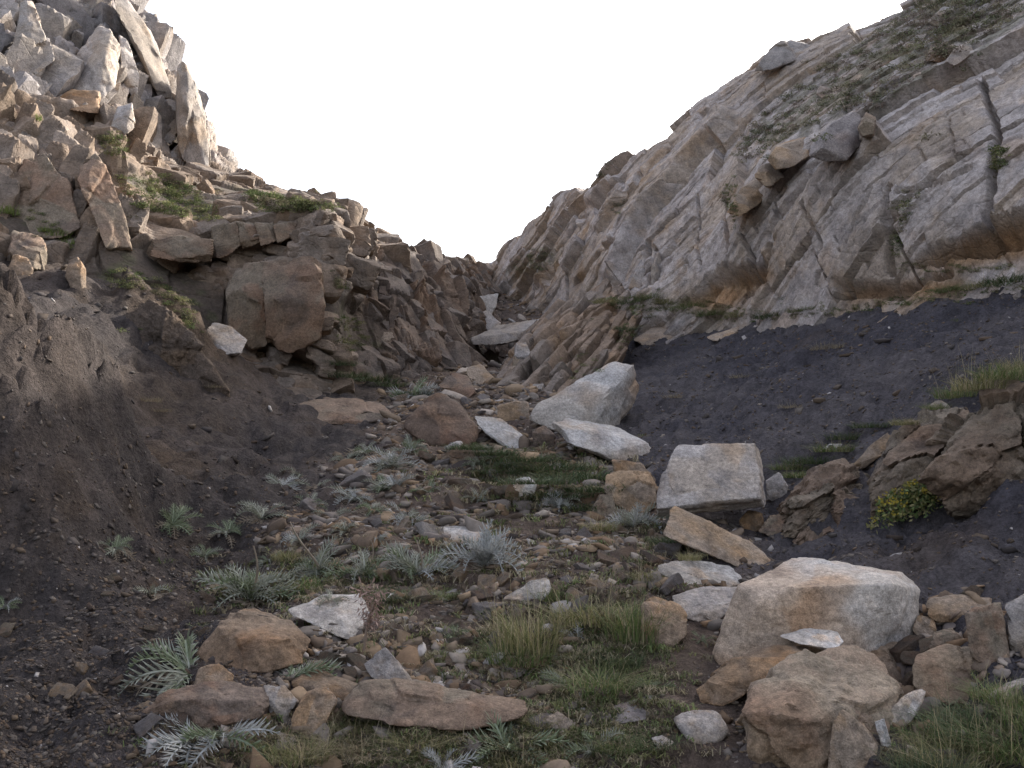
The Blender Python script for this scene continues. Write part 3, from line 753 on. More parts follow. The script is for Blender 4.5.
B('boulder', 'upper of two large pale slabs leaning together, peaked, with tan right flank', 'boulder',
  [(528,412,0),(575,384,.35),(612,363,.6),(632,366,.6),(636,390,.75),(626,408,.6),(612,432,.25),(598,424,0),(560,427,-.1),(533,420,0)], (565,430), .5, 'white', 5, inner=[(606,394,.1)], tint=.85, p=80, facet=.02, warm=([1,-.3,-.2],.22,.7), strata=([.5,.2,.8],.12,.012))
B('boulder', 'lower of two large pale slabs, flat topped, sloping down to the right', 'boulder',
  [(550,424,0),(568,419,.4),(608,425,.55),(647,443,.15),(646,460,.05),(636,467,0),(600,453,-.15),(562,440,-.15)], (608,462), .35, 'white', 5, tint=.85, p=80, facet=.018)
B('slab', 'smooth bluish grey slab sloping beside the grass left of the leaning pale slabs', 'rock',
  [(475,416,.2),(500,419,.4),(533,439,.1),(524,449,0),(508,446,-.1),(484,432,0)], (508,447), .25, 'white', 5, tint=.72, p=80, facet=.01)
B('rock', 'small squared brown block behind the bluish grey slab', 'rock', [(497,404,.1),(527,401,.1),(531,420,0),(499,421,0)], (512,421), .35, 'tan', 4, tint=.8)
B('rock', 'dark brown stone wedged between the bluish slab and the pale slabs', 'rock', [(532,432),(545,426,.1),(556,436),(552,448),(535,448)], (544,448), .25, 'dark', 4)
B('rock', 'flat rusty stone propping up the lower pale slab', 'rock', [(612,460,.1),(640,462,.1),(656,476),(650,486),(618,484)], (634,484), .3, 'rust', 4)
B('rock', 'rounded grey and brown rock under the lower pale slab, left of the squared block', 'rock',
  [(605,492,0),(608,476,.1),(624,471,.2),(648,474,.2),(657,488,.1),(654,508,0),(626,510,-.05)], (630,511), .35, 'tan', 5, facet=.04)
B('rock', 'brown rock half hidden in the grass beside the rounded grey rock', 'rock', [(590,508),(600,495,.1),(612,495,.1),(618,515),(600,518)], (604,518), .2, 'brown', 4)
B('rock', 'small pointed pale rock beside the right end of the squared block', 'rock', [(766,480),(779,472,.05),(788,486),(786,497),(768,497)], (777,499), .2, 'grey', 4)
B('rock', 'orange brown stone tucked in the hollow under the squared block', 'rock', [(738,520),(748,511,.05),(762,513),(764,526),(745,530)], (752,530), .2, 'rust', 4)
B('rock', 'brown stone at the foot of the outcrop right of the squared block', 'rock', [(758,528),(770,516,.05),(788,514,.1),(792,528),(775,534)], (775,534), .2, 'brown', 4)
B('rock', 'long tan rock lying diagonally in front of the squared block', 'rock',
  [(664,520,.1),(672,508,.2),(690,518,.25),(715,526,.25),(745,541,.2),(768,556,.1),(762,566,0),(735,562,-.05),(700,549,-.05),(668,536,0)], (715,563), .3, 'tan', 5, strata=([-.3,.3,.9],.07,.012), facet=.03)
B('rock', 'pale pointed splinter of rock standing before the squared block', 'rock', [(661,528),(671,503,.08),(680,512,.1),(694,530)], (676,532), .15, 'grey', 4)
B('slab', 'thin pale slab lying flat behind the tan orange rock, upper one of two', 'slab', [(660,566,.1),(690,560,.3),(728,566,.35),(742,578,.2),(705,584,0),(668,578,0)], (700,586), .15, 'white', 5, tint=.72, strata=([0,0,1],.035,.01))
B('slab', 'bluish grey block between the tan orange rock and the largest boulder', 'rock', [(672,596,.15),(700,588,.3),(736,588,.3),(738,606,.1),(712,622,0),(676,612,0)], (704,624), .25, 'grey', 5, strata=([0,0,1],.05,.01))
B('rock', 'upright tan orange rock beside the green grass tussock', 'rock', [(643,642,0),(641,606,.03),(655,598,.1),(673,602,.12),(687,614,.1),(687,634,.04),(668,646,-.02)], (664,646), .2, 'rust', 5, tint=1.35, facet=.035)
# the pile in the lower right corner
B('boulder', 'large rough brown boulder at the front of the rock pile, below the largest boulder', 'boulder',
  [(734,785,-.1),(746,718,-.05),(757,686,.12),(800,661,.34),(850,651,.42),(880,667,.36),(895,690,.24),(892,712,.12),(846,720,.0),(836,785,-.1)], (790,768), .4, 'brown', 6, inner=[(775,712,-.12),(800,722,-.14)], tint=1.45, noise=.022, facet=.04, warm=([-.3,-.5,-1],.12,.45))
B('slab', 'tan tongue shaped slab jutting out left from under the largest boulder', 'slab',
  [(699,690,0),(714,672,.1),(745,655,.2),(780,645,.3),(806,649,.3),(790,664,.1),(752,690,0),(722,703,-.03),(704,700,-.03)], (728,706), .2, 'rust', 5, tint=1.0, strata=([.2,.4,.9],.05,.014))
B('slab', 'white flake lying on top of the rough brown boulder', 'slab', [(784,635,.08),(810,628,.15),(836,632,.12),(845,645,.05),(832,652,0),(808,645,0)], (820,651), .10, 'white', 5, d=3.95, sink=0, facet=.015, tint=1.3)
B('rock', 'brown rock with an orange hollow face tucked under the largest boulder', 'rock', [(850,646,.1),(880,637,.2),(922,639,.2),(926,660,.08),(906,683,0),(882,680,0),(866,662,.03)], (892,688), .25, 'rust', 5, tint=1.1, facet=.045)
B('rock', 'upright squared brown rock near the right edge of the pile', 'rock', [(966,616,.05),(972,608,.1),(1000,601,.1),(1006,640,.05),(1010,662,0),(972,656,0)], (988,664), .22, 'brown', 5, tint=1.1, p=80)
B('slab', 'flat topped grey brown rock against the dark bank, behind the pile', 'rock', [(924,610,.0),(930,599,.1),(955,595,.15),(992,598,.1),(986,612,0),(965,619,0),(932,618,0)], (955,622), .25, 'tan', 4, tint=.85)
B('rock', 'broad grey brown rock just above the grass in the lower right corner', 'rock', [(914,690,0),(918,655,.1),(950,645,.2),(1004,650,.2),(1012,668,.1),(1000,694,0),(950,700,-.02)], (960,702), .3, 'brown', 5, tint=1.35, warm=([0,-.5,-1],.05,.4))
B('rock', 'small rounded brown stone in the gap behind the broad grey brown rock', 'rock', [(929,646),(934,632,.05),(952,628,.05),(966,640),(960,652),(936,652)], (948,653), .15, 'brown', 4)
B('rock', 'dark grey stone lodged between the largest boulder and the flat topped rock', 'rock', [(916,632),(930,620,.06),(962,616,.08),(966,626),(940,634)], (940,636), .15, 'violet', 4, tint=.7)
B('rock', 'yellowish stone lodged against the right end of the largest boulder', 'rock', [(912,626),(918,616,.05),(934,618,.05),(936,632),(920,636)], (924,638), .15, 'tan', 4, tint=.8)
B('boulder', 'grey rock cut by the right edge of the photo, beside the upright squared rock', 'rock', [(1006,604,.1),(1030,594,.15),(1060,600,.1),(1060,650,0),(1012,650,0)], (1025,655), .25, 'grey', 4, tint=.8)
B('slab', 'thin pale grey slab resting on the grass at the right edge', 'slab', [(984,694,0),(1010,682,.1),(1040,676,.1),(1045,700,0),(1000,702,0)], (1012,706), .12, 'grey', 4, tint=.9)
B('rock', 'pointed pinkish rock standing at the bottom edge beside the rough brown boulder', 'rock', [(826,785,-.05),(834,722,.0),(843,710,.06),(872,734,.1),(897,768,.04),(895,785,0)], (860,768), .18, 'tan', 5, tint=.9, warm=([1,0,.3],.9,0))
B('rock', 'narrow pale stick shaped stone leaning in the gap behind the pointed pinkish rock', 'stone', [(887,728,0),(894,706,.05),(914,690,.1),(925,692,.1),(916,713,.04),(898,731,0)], (900,733), .08, 'grey', 4, tint=1.2, strata=([.6,0,.8],.02,.006))
B('rock', 'small upright cream stone left of the stick shaped stone', 'stone', [(875,722,.02),(884,719,.03),(893,746,0),(883,748,0)], (884,748), .06, 'white', 4, tint=.8)
B('rock', 'smooth grey kite shaped stone lying left of the rock pile', 'stone', [(671,718,.06),(690,710,.12),(716,711,.12),(731,732,.03),(714,745,0),(690,740,0)], (704,746), .12, 'grey', 5, tint=.92, facet=.015, noise=.008, p=14)
B('rock', 'tan block at the bottom edge below the kite shaped stone', 'rock', [(677,756,.06),(690,750,.1),(716,749,.1),(746,757,.05),(748,790,0),(680,790,0)], (710,766), .2, 'tan', 5)
B('rock', 'small pale wedge stone beside the kite shaped stone', 'stone', [(651,738,.02),(662,735,.05),(679,741,.03),(676,749,0),(660,747,0)], (666,749), .07, 'grey', 4)
# left foreground
B('boulder', 'brown trapezoid boulder with rusty front face among the thistles', 'boulder',
  [(198,656,.06),(220,628,.14),(236,613,.3),(256,611,.34),(285,622,.3),(307,640,.18),(302,664,.02),(288,672,-.03),(215,664,0)], (250,672), .35, 'rust', 6, inner=[(225,637,.08),(275,640,.04)], tint=1.0, p=80, facet=.02, warm=([0,-1,-.5],.05,.35))
B('boulder', 'dark reddish brown block lying below the trapezoid boulder', 'boulder', [(144,712,.03),(174,690,.1),(210,682,.14),(262,688,.14),(273,710,.06),(256,720,0),(206,726,-.04),(176,718,0)], (215,727), .2, 'dark', 6, facet=.02, tint=1.15, p=80, inner=[(180,700,.0),(250,700,.02)])
B('rock', 'grey triangular stone against the right end of the dark reddish block', 'rock', [(264,686,.06),(285,686,.1),(298,702,.03),(286,722,-.02),(270,706,0)], (284,722), .14, 'grey', 5, tint=.75)
B('rock', 'upright yellowish tan stone right of the grey triangular stone', 'rock', [(290,722,0),(307,691,.05),(325,687,.08),(337,700,.05),(319,730,-.02),(296,731,-.02)], (310,732), .12, 'rust', 5, tint=1.3)
B('slab', 'flat rusty red slab behind the upright yellowish stone', 'slab', [(290,680,.05),(310,671,.15),(335,676,.15),(362,685,.08),(355,696,0),(300,694,0)], (328,698), .15, 'rust', 5, tint=.85)
B('rock', 'small tan stone sitting on top of the dark reddish block', 'stone', [(192,688,.02),(199,668,.06),(218,663,.08),(233,675,.05),(228,690,0)], (212,692), .12, 'rust', 4, tint=1.1)
B('boulder', 'whitish flat rock on the rubble behind the trapezoid boulder', 'rock', [(288,612,.05),(320,598,.25),(358,594,.3),(369,614,.12),(358,637,-.02),(338,632,-.05)], (335,632), .2, 'white', 5, tint=.9, facet=.03)
B('boulder', 'long low curved brown rock in the grass at the bottom centre', 'boulder', [(333,702,.05),(362,681,.14),(385,679,.18),(420,691,.18),(470,697,.18),(526,701,.12),(528,714,0),(470,726,-.05),(400,722,-.06),(343,714,0)], (430,726), .22, 'brown', 6, tint=1.1, facet=.025, p=18)
B('rock', 'grey angular stone leaning behind the long curved rock', 'rock', [(364,664,.05),(386,648,.1),(398,663,.08),(417,686,.0),(385,688,-.02)], (390,688), .14, 'grey', 5, tint=.7)
B('rock', 'low purple grey rock ridge on the dark soil at bottom centre right', 'rock', [(558,720,.03),(610,709,.1),(652,694,.14),(665,699,.1),(650,714,0),(600,724,-.02)], (605,724), .14, 'violet', 5, facet=.03)
B('rock', 'pale pinkish stone left of the purple grey ridge', 'stone', [(542,720,.03),(558,711,.06),(582,728,.02),(572,741,0)], (563,740), .1, 'grey', 4, warm=([0,-1,0],0,.3))
B('slab', 'long thin pale slab lying across the rubble above the silver thistle', 'slab', [(403,530,.1),(440,526,.25),(490,524,.25),(494,534,.05),(470,540,-.03),(420,539,-.03)], (450,541), .15, 'white', 5, tint=.72, facet=.02, p=18)
B('rock', 'bright white stone at the edge of the green grass, mid gully', 'stone', [(511,487,0),(516,479,.06),(528,477,.08),(537,484,.03),(533,494,0),(516,496,0)], (523,496), .12, 'white', 4, tint=1.25)
B('rock', 'pinkish white wedge of rock behind the tallest grass tussock', 'rock', [(498,598,.05),(530,582,.15),(547,577,.15),(550,594,.02),(530,606,0)], (528,606), .2, 'white', 5, tint=.7)
B('slab', 'broad flat brown rock ledge at the foot of the left crags', 'slab', [(293,408,.2),(330,399,.6),(372,404,.6),(396,414,.2),(388,423,0),(320,420,-.1)], (350,424), .5, 'brown', 5, tint=1.0, strata=([0,0,1],.12,.03))
B('boulder', 'rusty brown earthy hump left of the bluish grey slab', 'rock', [(402,428,0),(420,405,.4),(440,394,.6),(462,405,.5),(478,432,.2),(470,446,0),(430,446,-.1)], (440,447), .6, 'dark', 5, facet=.03, p=14, warm=([0,-1,0],-.1,.3))
B('rock', 'low brown rock at the edge of the gravel under the rusty hump', 'rock', [(440,455),(455,447,.1),(472,450,.1),(480,460),(460,464)], (462,464), .2, 'brown', 4)
# the head of the gully
B('slab', 'long grey slab bridging the dark cave at the head of the gully', 'slab', [(472,338,0),(500,326,.7),(548,318,.8),(547,328,.2),(524,341,0),(490,345,-.1),(474,344,-.1)], (500,352), .9, 'grey', 5, sink=0, d=17.7, p=80, facet=.02, tint=.8)
B('slab', 'upper pale slab standing on edge beyond the cave', 'slab', [(477,297,.3),(498,294,.5),(494,309,.1),(484,313,0)], (487,314), .5, 'white', 4, tint=.75)
B('slab', 'narrow grey slab sloping between the pale upper slab and the cave', 'slab', [(468,318,.2),(486,310,.6),(500,322,.3),(498,332,0),(482,328,0)], (488,333), .5, 'grey', 4, tint=.85)
B('rock', 'grey stone stacked at the right of the cave mouth, lower one', 'rock', [(510,372),(514,355,.2),(530,352,.3),(533,372),(520,380)], (520,381), .6, 'brown', 4, tint=1.2)
B('rock', 'grey stone stacked at the right of the cave mouth, upper one', 'rock', [(514,356),(516,343,.2),(526,342,.3),(532,354)], (522,381), .5, 'grey', 4, tint=.8)
B('slab', 'flat tan slab lying below the cave mouth', 'slab', [(466,368,.3),(480,364,.6),(496,376,.2),(488,383,0),(472,380,0)], (480,384), .3, 'tan', 4, tint=.85)
B('rock', 'dark brown rock at the left of the gully bed below the cave', 'rock', [(440,385,.2),(452,373,.5),(468,376,.5),(476,390),(455,396)], (458,397), .6, 'dark', 4)
# tilted brown beds right of the cave, and the outcrop on the right bank
def tilted_beds():
    rows = [[(500,398,14.2),(545,408,13.2),(588,399,13.2),(616,362,14.6),(630,327,16.4)], [(510,381,15.6),(542,376,14.6),(578,366,14.4),(604,340,15.4),(625,316,16.9)],
            [(524,359,17),(548,346,16.3),(576,329,16.5),(597,316,17.2),(618,308,18)], [(543,340,18.5),(560,326,18),(581,314,18.2),(599,306,18.8),(613,304,19.2)]]
    rows.append(back_row(rows[-1], .4, 1.6, -.3)); rows.append(back_row(rows[-2], .8, 3, -1.6))
    G = loft(rows, 90, 100); P = G.reshape(-1, 3); N = grid_normals(G).reshape(-1, 3)
    line = unit(W(600, 318, 17.2) - W(535, 385, 15.2)); rg = np.random.default_rng(19)
    k = rg.choice(len(P), 420); nn = N[k]
    if (nn @ np.array([0, -1., .3])).mean() < 0: nn = -nn; N = -N
    a = line + rg.normal(0, .06, (len(k), 3)); a /= np.linalg.norm(a, axis=1, keepdims=True); b_ = nn - a * (a * nn).sum(1, keepdims=True); b_ /= np.linalg.norm(b_, axis=1, keepdims=True); cc = np.cross(a, b_)
    sc = rg.uniform(.6, 1.3, (len(k), 1)); S = np.array([.34, .16, .055]) * sc * rg.uniform(.7, 1.4, (len(k), 3))
    pal = [[.20,.16,.13],[.19,.135,.095],[.19,.115,.06],[.10,.085,.075]]
    V, Fc, c = blocks(P[k] + nn * rg.uniform(-.06, .14, (len(k), 1)), np.stack([a, b_, cc], 1), S, pal, 801, BLK3, .05, .02, .6)
    Vb = P - N * .05; cb = rock_colour(Vb, np.full(len(P), .5), np.full(len(P), .5), pal, 802, .5)
    V, Fc, c = join([(V, Fc, c), (Vb, np.concatenate([grid_faces(*G.shape[:2])[:, [0, 1, 2]], grid_faces(*G.shape[:2])[:, [0, 2, 3]]]), cb)])
    o = link('rock_outcrop', mesh_from('rock_outcrop', V, Fc, c, sharp=27), M_CLIFF)
    tag(o, 'rusty brown outcrop of thin tilted beds between the cave and the dark slope', 'outcrop')
tilted_beds()
B('rock_outcrop', 'leftmost brown crag of the outcrop on the right bank', 'outcrop', [(772,530,0),(786,504,.15),(818,480,.35),(850,464,.5),(867,478,.5),(864,508,.2),(842,524,0),(802,532,-.05)], (818,530), .7, 'brown', 6, inner=[(820,498,.05)], tint=.92, noise=.022, facet=.03, sink=16, relief=(frame_from([.8,.2,.45],[-.2,-.9,.3]),(.5,.32,.24),.08,.07,.05,(.24,.0),.45,402,.03))
B('rock_outcrop', 'middle crag of the right bank outcrop, behind the yellow flowered bush', 'outcrop', [(870,510,0),(874,482,.15),(894,447,.4),(925,419,.6),(955,411,.65),(988,438,.5),(990,475,.2),(950,500,0),(900,512,-.05)], (905,515), .8, 'brown', 6, inner=[(900,465,.1),(950,455,.15)], tint=.92, noise=.022, facet=.03, sink=16, relief=(frame_from([.8,.2,.45],[-.2,-.9,.3]),(.5,.32,.24),.08,.07,.05,(.24,.0),.45,402,.03))
B('rock_outcrop', 'highest broad crag of the right bank outcrop at the photo edge', 'outcrop', [(928,478,.1),(950,450,.2),(984,411,.5),(1024,383,.7),(1080,365,.7),(1090,500,0),(1005,494,-.1),(955,502,-.05)], (985,505), .9, 'brown', 6, inner=[(985,440,.12),(1030,420,.3)], tint=.92, noise=.022, facet=.03, sink=16, relief=(frame_from([.8,.2,.45],[-.2,-.9,.3]),(.5,.32,.24),.08,.07,.05,(.24,.0),.45,402,.03))
B('rock', 'small pale triangular capstone sitting on the middle crag', 'stone', [(923,416,0),(930,405,.06),(938,400,.1),(947,403,.08),(957,414,0)], (938,418), .2, 'grey', 4, tint=.9, sink=1)
B('rock', 'tilted brown flat stone wedged between the left and middle crags', 'stone', [(854,460,0),(870,446,.1),(886,434,.15),(894,438,.1),(882,455,0),(862,466,0)], (872,467), .2, 'tan', 4, tint=.75)
B('rock', 'small white stone in the grass above the leftmost crag', 'stone', [(820,447),(830,440,.05),(842,440,.05),(838,449)], (830,450), .12, 'white', 4, tint=.75)
# slabs at the foot of the right cliff
B('slab', 'larger pale slab lying on grass at the foot of the right cliff', 'slab', [(633,336,.2),(655,327,.8),(694,319,.9),(699,329,.4),(675,340,0),(645,342,-.1)], (665,344), .5, 'tan', 5, tint=1.25, p=20)
B('slab', 'thin long grey slab just behind the larger pale slab by the cliff', 'slab', [(638,324,.3),(650,316,.7),(692,314,.8),(694,320,.3),(660,327,0)], (662,328), .5, 'grey', 4)
B('slab', 'small tan slab lying alone at the top of the dark slope', 'slab', [(706,333,.2),(720,329,.4),(737,327,.4),(738,333,.1),(714,338,0)], (722,339), .3, 'tan', 4, tint=1.2)
# blocks perched on the right cliff
B('boulder', 'big squared boulder perched on the ledge of the right cliff', 'boulder', [(809,156,0),(812,144,.1),(832,124,.5),(851,113,.8),(860,118,.8),(863,140,.6),(846,160,.1),(826,162,0)], (834,161), 1.6, 'violet', 5, tint=1.2, p=80, facet=.02, lift=-.75, sink=0)
B('boulder', 'tan block perched left of the big squared boulder on the cliff', 'boulder', [(768,160,.1),(776,147,.4),(805,138,.7),(809,156,.4),(794,166,.1),(776,170,0)], (786,169), 1.6, 'tan', 5, tint=1.1, p=80, lift=-.75, sink=0)
B('boulder', 'lowest of the perched cliff blocks, tan and pointed', 'boulder', [(728,212,0),(742,187,.5),(757,178,.8),(770,190,.5),(758,206,.1),(740,216,-.1)], (746,214), 1.6, 'tan', 5, p=80, lift=-.75, sink=0)
B('boulder', 'rounded tan block right above the pointed tan cliff block', 'boulder', [(754,176,.1),(762,164,.4),(778,163,.5),(784,177,.2),(768,188,0)], (768,187), 1.6, 'tan', 4, p=80, lift=-.75, sink=0)
B('boulder', 'small brown block on the ledge right of the big squared boulder', 'boulder', [(858,128,.1),(866,112,.3),(876,118,.3),(874,136,0),(862,138,0)], (866,138), 1.6, 'brown', 4, tint=1.3, lift=-.75, sink=0)
B('slab', 'flat slab jutting into the sky on the crest of the right cliff', 'slab', [(754,68,0),(768,52,.2),(782,42,.5),(814,45,.6),(806,55,.2),(776,65,0)], (775,72), 1.6, 'grey', 5, p=80, tint=.8, lift=-.4)
LEDGE_SLABS = [
 ('small grey block amid the heath high on the right cliff', [(945,62,.1),(956,48,.3),(972,44,.4),(974,56,.1),(958,66,0)], 'grey', .9),
 ('pale rock breaking through the heath near the cliff top', [(928,22,.1),(940,10,.3),(954,8,.4),(952,20,.1),(938,28,0)], 'grey', 1.0),
 ('reddish boulder half sunk in the heath of the right cliff', [(926,60,.1),(934,48,.3),(952,46,.3),(958,56,.1),(944,64,0)], 'brown', 1.4),
 ('slim pale slab lying in the heath left of the reddish boulder', [(902,46,.1),(916,36,.3),(926,34,.3),(922,44,0),(908,50,0)], 'grey', 1.0),
 ('small rounded rock in the heath above the tan perched block', [(816,94,.1),(820,86,.2),(830,88,.2),(832,96,0),(822,98,0)], 'grey', .9),
 ('right one of two upright rock flakes at the cliff foot', [(651,290,.1),(652,268,.3),(658,252,.5),(663,264,.3),(661,284,.1),(656,294,0)], 'grey', 1.0),
 ('left one of two upright rock flakes at the cliff foot', [(628,290,.1),(636,268,.3),(644,254,.5),(646,272,.2),(640,292,0)], 'grey', .95),
]
for lab, out, pal, tn in LEDGE_SLABS:
    cu = sum(q[0] for q in out) / len(out); cv = sum(q[1] for q in out) / len(out)
    B('slab' if 'slab' in lab or 'flake' in lab else 'rock', lab, 'slab' if 'slab' in lab or 'flake' in lab else 'rock', out, (cu, cv + 4), 1.3, pal, 5, lift=-.22, sink=0, tint=tn, facet=.03, noise=.016, p=50, warm=([.2,-.3,-1], .2, .4))
# crags of the left hillside
B('rock_pinnacle', 'tall thin rock spire standing against the sky on the left skyline', 'rock spire', [(178,72,0),(183,66,.1),(188,70,.1),(194,86,.2),(199,116,.2),(206,132,.2),(207,166,.1),(190,168,-.2),(179,150,-.2),(181,118,-.1)], (186,150), 1.2, 'grey', 5, inner=[(188,120,-.4)], p=80, tint=.95, strata=([.95,.2,-.3],.35,.10))
B('rock_pinnacle', 'short stub of rock right beside the tall spire', 'rock spire', [(202,128,0),(208,125,.1),(211,160,.1),(208,172,0),(200,172,0)], (196,160), .8, 'grey', 4, tint=.9)
B('rock', 'pale block leaning at the left foot of the tall spire', 'rock', [(152,118,.1),(165,100,.5),(176,104,.6),(180,128,.2),(172,140,0),(155,134,0)], (165,138), 1.0, 'grey', 4, p=80, tint=1.1)
B('slab', 'big pale slab with folded stripes on the upper left crag', 'slab', [(52,92,.2),(75,62,.5),(98,28,1.0),(110,29,1.0),(118,46,.8),(114,86,.1),(96,98,-.2),(60,100,-.2)], (90,98), 1.4, 'grey', 6, inner=[(104,60,.0)], strata=([.8,.2,.45],.32,.08), tint=1.15, p=80)
B('slab', 'narrow pale slab standing right of the big striped slab', 'slab', [(119,34,.3),(128,44,.4),(139,76,.3),(136,98,0),(124,86,-.1)], (130,97), 1.0, 'grey', 5, tint=1.05, p=80)
B('slab', 'long grey slab forming the skyline of the upper left crag', 'slab', [(112,-10,.3),(128,0,.5),(150,34,.6),(166,74,.6),(172,96,.3),(158,92,0),(140,50,-.2),(118,14,-.1)], (150,88), 1.6, 'grey', 5, p=80, tint=.8)
B('slab', 'dark slanting slab at the top left corner of the crag', 'slab', [(24,-15,0),(60,-15,.4),(96,24,.6),(88,46,.2),(58,30,-.1)], (70,40), 1.4, 'violet', 5, p=80, tint=.8)
B('rock', 'rounded grey block under the top left corner slab', 'rock', [(18,62,0),(33,36,.4),(50,38,.5),(54,60,.2),(34,72,-.1)], (36,72), 1.2, 'grey', 5, p=80)
B('rock', 'pointed grey block at the left photo edge high on the crag', 'rock', [(14,40,.1),(22,6,.4),(32,4,.5),(46,36,.3),(30,44,0)], (30,44), 1.2, 'grey', 5, tint=.95, p=80)
B('slab', 'block with an orange underside below the big striped slab', 'slab', [(52,100,.2),(72,90,.6),(100,92,.6),(98,108,-.2),(70,104,-.2)], (85,110), 1.2, 'tan', 5, warm=([0,-.3,-1],.0,.7), p=80)
B('rock', 'pale faceted block on the crag below the narrow slab', 'rock', [(110,128,.1),(118,108,.4),(132,103,.5),(134,124,.2),(124,132,-.1)], (122,132), 1.0, 'grey', 5, tint=1.15, p=80)
for lab, out in (('leftmost block of the curved ledge row on the left crag', [(150,240,.2),(184,236,.3),(212,240,.2),(211,262,0),(180,262,0),(154,256,0)]),
                 ('second block from the left in the curved ledge row', [(212,228,.3),(236,222,.3),(241,245,.1),(226,258,0),(213,261,0)]),
                 ('third block from the left in the curved ledge row', [(237,223,.3),(255,224,.3),(260,243,.1),(242,250,0)]),
                 ('fourth block from the left in the curved ledge row', [(256,224,.3),(273,223,.3),(277,240,.1),(261,246,0)]),
                 ('rightmost block of the curved ledge row on the left crag', [(274,224,.3),(292,222,.3),(300,236,.1),(278,243,0)]),
                 ('left half of the big cracked block on the left crag', [(226,290,.1),(238,268,.4),(261,262,.4),(264,290,.1),(267,344,0),(250,352,0),(230,330,0)]),
                 ('right half of the big cracked block, overhanging a dark hollow', [(262,264,.4),(290,255,.5),(321,262,.4),(324,300,.1),(320,338,0),(290,350,0),(268,344,0),(264,300,.0)])):
    B('crag_block', lab, 'rock block', out, (out[-1][0] + 6, 330 if 'cracked' in lab else out[-1][1] - 6), .9, 'brown', 5, lift=-.25, sink=0, tint=1.0, noise=.016, facet=.035, warm=([.2,-.3,-1], .15, .4))
SOIL = [[.085,.068,.058],[.075,.056,.045],[.085,.057,.036],[.055,.046,.042]]
B('earth_mound', 'brown earthy hump with a ragged rim on the dark slope below the left crag', 'earth mound',
  [(112,350,.1),(134,308,.4),(150,301,.5),(164,310,.45),(180,330,.35),(204,352,.25),(226,370,.2),(190,380,.15),(140,376,.1)], (160,372), .6, [[.12,.092,.072],[.11,.08,.058],[.12,.078,.045],[.075,.06,.05]], 6, sink=26, lift=.05, p=18, chips=6, facet=.05, noise=.035, mat=M_GROUND)
B('boulder', 'large brown buttress at the left edge above the dark slope', 'boulder', [(14,224,0),(18,185,.3),(26,164,.5),(46,160,.5),(66,186,.3),(80,226,.0),(50,234,-.2)], (45,233), 1.0, 'brown', 6, tint=1.3, p=80, strata=([.9,.2,.3],.3,.05))
B('boulder', 'leaning brown pillar of rock right of the large brown buttress', 'boulder', [(80,182,.1),(82,168,.3),(96,158,.5),(108,176,.4),(122,210,.2),(132,238,0),(112,243,-.2),(94,216,-.1)], (112,242), .9, 'brown', 6, tint=1.4, p=80, sink=16, strata=([.9,.2,-.3],.22,.04))
B('slab', 'flat topped brown block on the upper edge of the dark left slope', 'rock', [(8,250,0),(14,232,.4),(40,240,.4),(47,254,.1),(44,266,0),(20,262,-.1)], (28,268), .6, 'brown', 5, tint=1.2, strata=([0,.1,1],.12,.03))
B('rock', 'orange brown stone below the flat topped block on the left slope', 'rock', [(8,266,0),(14,255,.2),(28,258,.2),(34,268,.1),(24,276,0)], (20,277), .4, 'rust', 4, tint=1.1)
B('rock', 'upright orange brown stone on the left slope beside the grass', 'rock', [(66,276,0),(70,260,.2),(78,257,.2),(86,270,.1),(86,286,0),(72,287,-.05)], (77,288), .4, 'rust', 4, tint=1.0)
B('slab', 'smooth pale grey slab leaning on the foot of the left crag', 'slab', [(206,332,.1),(214,322,.3),(232,328,.4),(247,340,.3),(240,352,0),(222,352,-.1)], (228,354), .4, 'grey', 5, p=80, tint=.9, facet=.015)
B('rock', 'grey stone at the bottom of the cracked left crag', 'rock', [(314,382,.0),(318,368,.2),(334,376,.2),(330,386,0)], (322,387), .3, 'grey', 4, tint=.8)
B('rock', 'tan ledge block in the gully right of the cracked crag', 'rock', [(362,338,.1),(366,322,.5),(388,318,.6),(394,334,.2),(378,342,0)], (378,343), .8, 'tan', 4, tint=.8)
bpy.context.view_layer.update()
DG = bpy.context.evaluated_depsgraph_get()

# ------------------------------------------------------------------ loose stones and gravel
def ground_z(x, y):
    """height and slope of the finished ground sheet"""
    r = np.clip(np.interp(y, G_YS, np.arange(len(G_YS))), 0, len(G_YS) - 1.001); i = r.astype(int); fr = r - i
    hw = np.interp(y, [-6, 0, 4, 12, 40, 85], [16, 12, 10, 14, 26, 45])
    c = np.clip(np.interp(x / hw, G_T, np.arange(len(G_T))), 0, len(G_T) - 1.001); j = c.astype(int); fc = c - j
    Z = G_Z
    return (Z[i, j] * (1 - fr) * (1 - fc) + Z[i + 1, j] * fr * (1 - fc) + Z[i, j + 1] * (1 - fr) * fc + Z[i + 1, j + 1] * fr * fc)
def ground_n(x, y):
    e = .08
    n = np.stack([-(ground_z(x + e, y) - ground_z(x - e, y)) / (2 * e), -(ground_z(x, y + e) - ground_z(x, y - e)) / (2 * e), np.ones_like(x)], 1)
    return n / np.linalg.norm(n, axis=1, keepdims=True)

